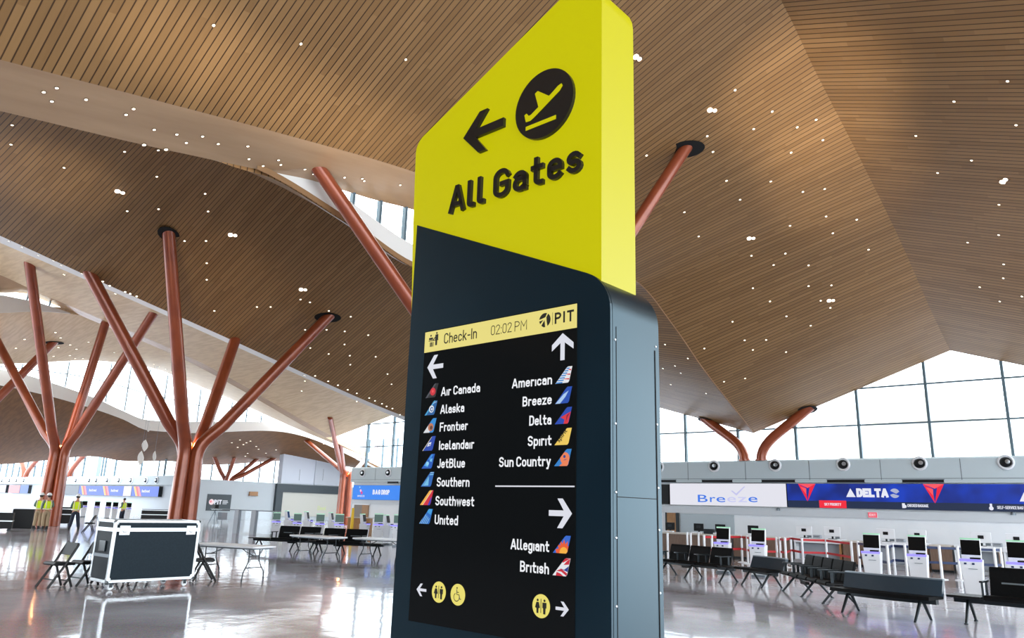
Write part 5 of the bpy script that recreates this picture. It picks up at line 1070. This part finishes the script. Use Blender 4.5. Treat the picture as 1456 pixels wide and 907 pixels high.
# ================================================================== people
def skin_body(name, verts, edges, radii, m, parent, sub=2):
    me = bpy.data.meshes.new(name); me.from_pydata(verts, edges, []); o = bpy.data.objects.new(name, me); COL.objects.link(o)
    sk = o.modifiers.new('skin', 'SKIN'); sk.use_smooth_shade = True; sd = o.modifiers.new('sub', 'SUBSURF'); sd.levels = sub; sd.render_levels = sub
    for i, r in enumerate(radii): me.skin_vertices[0].data[i].radius = r if isinstance(r, tuple) else (r, r)
    me.skin_vertices[0].data[0].use_root = True
    dg = bpy.context.evaluated_depsgraph_get(); dg.update(); nm = bpy.data.meshes.new_from_object(o.evaluated_get(dg))
    bpy.data.objects.remove(o); nm.materials.clear(); nm.materials.append(m); no = bpy.data.objects.new(name, nm); COL.objects.link(no); no.parent = parent; return no
def person(label, loc, rz, arms, legs, pants, sleeve, hat=True, s=1.0):
    t = thing('person', label, 'person', (loc[0], loc[1], 0), rz, 'workers in hi-vis vests'); t.scale = (s,)*3
    V = [(0, 0, .96), (0, 0.01, 1.14), (0, 0.01, 1.34), (0, 0.0, 1.47), (0, -.01, 1.54), (0, -.03, 1.62), (0, -.02, 1.72), (0, -.085, 1.635)]; E = [(0, 1), (1, 2), (2, 3), (3, 4), (4, 5), (5, 6), (5, 7)]
    Rr = [(.15, .115), (.135, .10), (.165, .11), (.10, .08), .055, (.075, .088), (.062, .075), .018]
    pv = []
    for q in (-1, 1):
        (e, w) = arms[0 if q < 0 else 1]; i = len(V); V += [(q*.185, 0, 1.42), (q*e[0], e[1], e[2]), (q*w[0], w[1], w[2])]; E += [(2, i), (i, i+1), (i+1, i+2)]; Rr += [.058, .043, .03]
        d = (Vector(V[i+2])-Vector(V[i+1])).normalized(); p = Vector(V[i+2]); V.append(tuple(p+d*.08)); E.append((i+2, i+3)); Rr.append((.04, .018)); sd = Vector((0, 1, 0)) if abs(d.y) < .7 else Vector((0, 0, 1))
        for f in range(4):
            b = p+d*.09+sd*(-.03+.02*f); k = len(V); ln = (.06, .075, .07, .05)[f]
            V += [tuple(b+d*ln*.5), tuple(b+d*ln+Vector((-q*.012, 0, 0)))]; E += [(i+3, k), (k, k+1)]; Rr += [.009, .007]
        k = len(V); V += [tuple(p+d*.05-sd*.05), tuple(p+d*.09-sd*.06)]; E += [(i+2, k), (k, k+1)]; Rr += [.011, .008]
        pv.append((V[i], V[i+1], V[i+2]))
    lv = []
    for q in (-1, 1):
        k_, a_ = legs[0 if q < 0 else 1]; i = len(V); V += [(q*.095, 0, .90), (q*.10+k_[0], k_[1], k_[2]), (q*.11+a_[0], a_[1], a_[2]), (q*.12+a_[0], a_[1]-.15, .04)]; E += [(0, i), (i, i+1), (i+1, i+2), (i+2, i+3)]; Rr += [.095, .062, .045, .038]; lv.append(V[i:i+4])
    skin_body('body', V, E, Rr, SKIN, t)
    lv2 = [(0, 0, 1.0), (0, 0, .92)]; le = [(0, 1)]; lr = [(.165, .125), (.165, .125)]
    for L4 in lv:
        i = len(lv2); lv2 += [L4[0], L4[1], (L4[2][0], L4[2][1], L4[2][2]+.02)]; le += [(1, i), (i, i+1), (i+1, i+2)]; lr += [.122, .095, .088]
    skin_body('trousers', lv2, le, lr, pants, t)
    for L4 in lv:
        a = Vector(L4[2]); obj('boot', MB().prism_x([(a.y+.07, 0.0), (a.y-.21, 0.0), (a.y-.22, .05), (a.y-.08, .10), (a.y-.06, .17), (a.y+.07, .17)], a.x-.05, a.x+.05), BLACK, t, bevel=0.02)
    sv = [(0, 0.01, 1.10), (0, 0.01, 1.34)]; se = [(0, 1)]; sr = [(.15, .115), (.178, .122)]
    for A in pv:
        i = len(sv); sv += [A[0], A[1], tuple(Vector(A[1]).lerp(Vector(A[2]), .75))]; se += [(1, i), (i, i+1), (i+1, i+2)]; sr += [.068, .053, .042]
    skin_body('shirt', sv, se, sr, sleeve, t)
    skin_body('vest', [(0, 0.01, .93), (0, 0.01, 1.16), (0, 0.01, 1.34), (0, 0.01, 1.45)], [(0, 1), (1, 2), (2, 3)], [(.205, .16), (.195, .15), (.215, .155), (.15, .11)], HIVIS, t)
    rf = MB()
    for z, rx, ry in ((1.02, .222, .178),): rf.lathe([(1, -.025), (1, .025), (0.97, .025), (.97, -.025)], (0, 0, 0), 24); rf.v = [(v[0]*rx, v[1]*ry+.01, v[2]+z) for v in rf.v]
    obj('reflective_band', rf, REFL, t)
    for q in (-1, 1): obj('reflective_strap', MB().tube([(q*.10, .16, 1.05), (q*.11, .165, 1.25), (q*.11, .11, 1.46), (q*.11, -.06, 1.47), (q*.11, -.145, 1.3), (q*.10, -.15, 1.05)], .02, 6), REFL, t)
    obj('hair', MB().lathe([(.07, -.06), (.088, -.02), (.09, .03), (.06, .08), (.01, .09)], (0, .015, 1.68), 14), HAIR, t, smooth=True)
    if hat:
        h = obj('hard_hat', MB().lathe([(.118, 0), (.115, .05), (.09, .10), (.05, .125), (.008, .13)], (0, -.01, 1.715), 18), HAT, t, smooth=True); obj('hat_brim', MB().lathe([(.125, -.006), (.15, -.004), (.15, .004), (.118, .008)], (0, -.02, 1.72), 20), HAT, h)
    for q in (-1, 1): obj('ear', MB().lathe([(.012, -.008), (.022, 0), (.012, .008)], (q*.084, -.01, 1.63), 8, 'x'), SKIN, t, smooth=True)
    return t
DOWN = ((.25, .03, 1.16), (.24, -.06, .93)); BENT = ((.25, .05, 1.17), (.14, -.18, 1.10)); POINT = ((.27, -.10, 1.28), (.26, -.32, 1.36))
STAND = ((0, -.02, .50), (0, .02, .09)); STEP = ((-.02, -.08, .50), (-.05, .0, .09))
awy = rz_to((-0.94, 0.34))
p = on_z(62, 752.5); person('worker in hi-vis vest, khaki trousers and white hard hat, right one of the pair', (p.x, p.y), awy+0.25, (BENT, DOWN), (STAND, STEP), KHAKI, SHIRT)
p = on_z(51, 752); person('worker in hi-vis vest half hidden behind his khaki-trousered colleague', (p.x, p.y), awy-0.3, (DOWN, BENT), (STAND, STAND), KHAKI, SHIRT)
p = on_z(103.5, 753.5); person('worker in hi-vis vest and dark trousers standing alone with legs apart', (p.x, p.y), awy-0.1, (BENT, BENT), (((-.055, -.02, .50), (-.12, .0, .09)), ((.03, .0, .50), (.07, .02, .09))), NAVYF, SHIRT)
p = on_z(172, 744); person('distant worker in hi-vis vest leaning among the far kiosks', (p.x, p.y), awy+0.9, (POINT, BENT), (STAND, STEP), NAVYF, SHIRT, False, 0.95)
# equipment around the workers
def eq_case(name, label, px, py, w, d, h, bands, rz, wheels=True):
    p = on_z(px, py); t = thing(name, label, 'case', (p.x, p.y, 0), rz); z0 = 0.12 if wheels else 0.0
    obj('case_body', MB().b2((-w/2, -d/2, z0), (w/2, d/2, h)), BLACKP, t, bevel=0.02)
    for z in bands: obj('edge_band', MB().b2((-w/2-0.01, -d/2-0.01, z), (w/2+0.01, d/2+0.01, z+0.05)), ALU, t)
    if wheels:
        for x in (-w/2+.12, w/2-.12):
            for y in (-d/2+.1, d/2-.1): obj('caster', MB().lathe([(0.055, -0.02), (0.06, 0), (0.055, 0.02)], (x, y, 0.06), 12, '-y'), DARKM, t)
    return t
fr_ = rz_to((0.92, -0.38))
eq_case('equipment_case', 'low black equipment case with silver bands, right of the pair of workers', 84, 747, 1.2, 0.7, 1.06, (0.62, 0.93), fr_)
eq_case('waste_bin', 'squat black bin standing at the foot of the leftmost copper column', 30, 751, 0.95, 0.8, 0.98, (), fr_, False)
eq_case('equipment_cart', 'black equipment cart with a silver band, cut by the left frame edge', 0, 755, 0.9, 0.7, 0.85, (0.45,), fr_)
eq_case('equipment_case', 'flat black case with silver bands in front of the second copper column', 226, 745, 2.4, 0.7, 0.98, (0.6, 0.9), fr_, False)
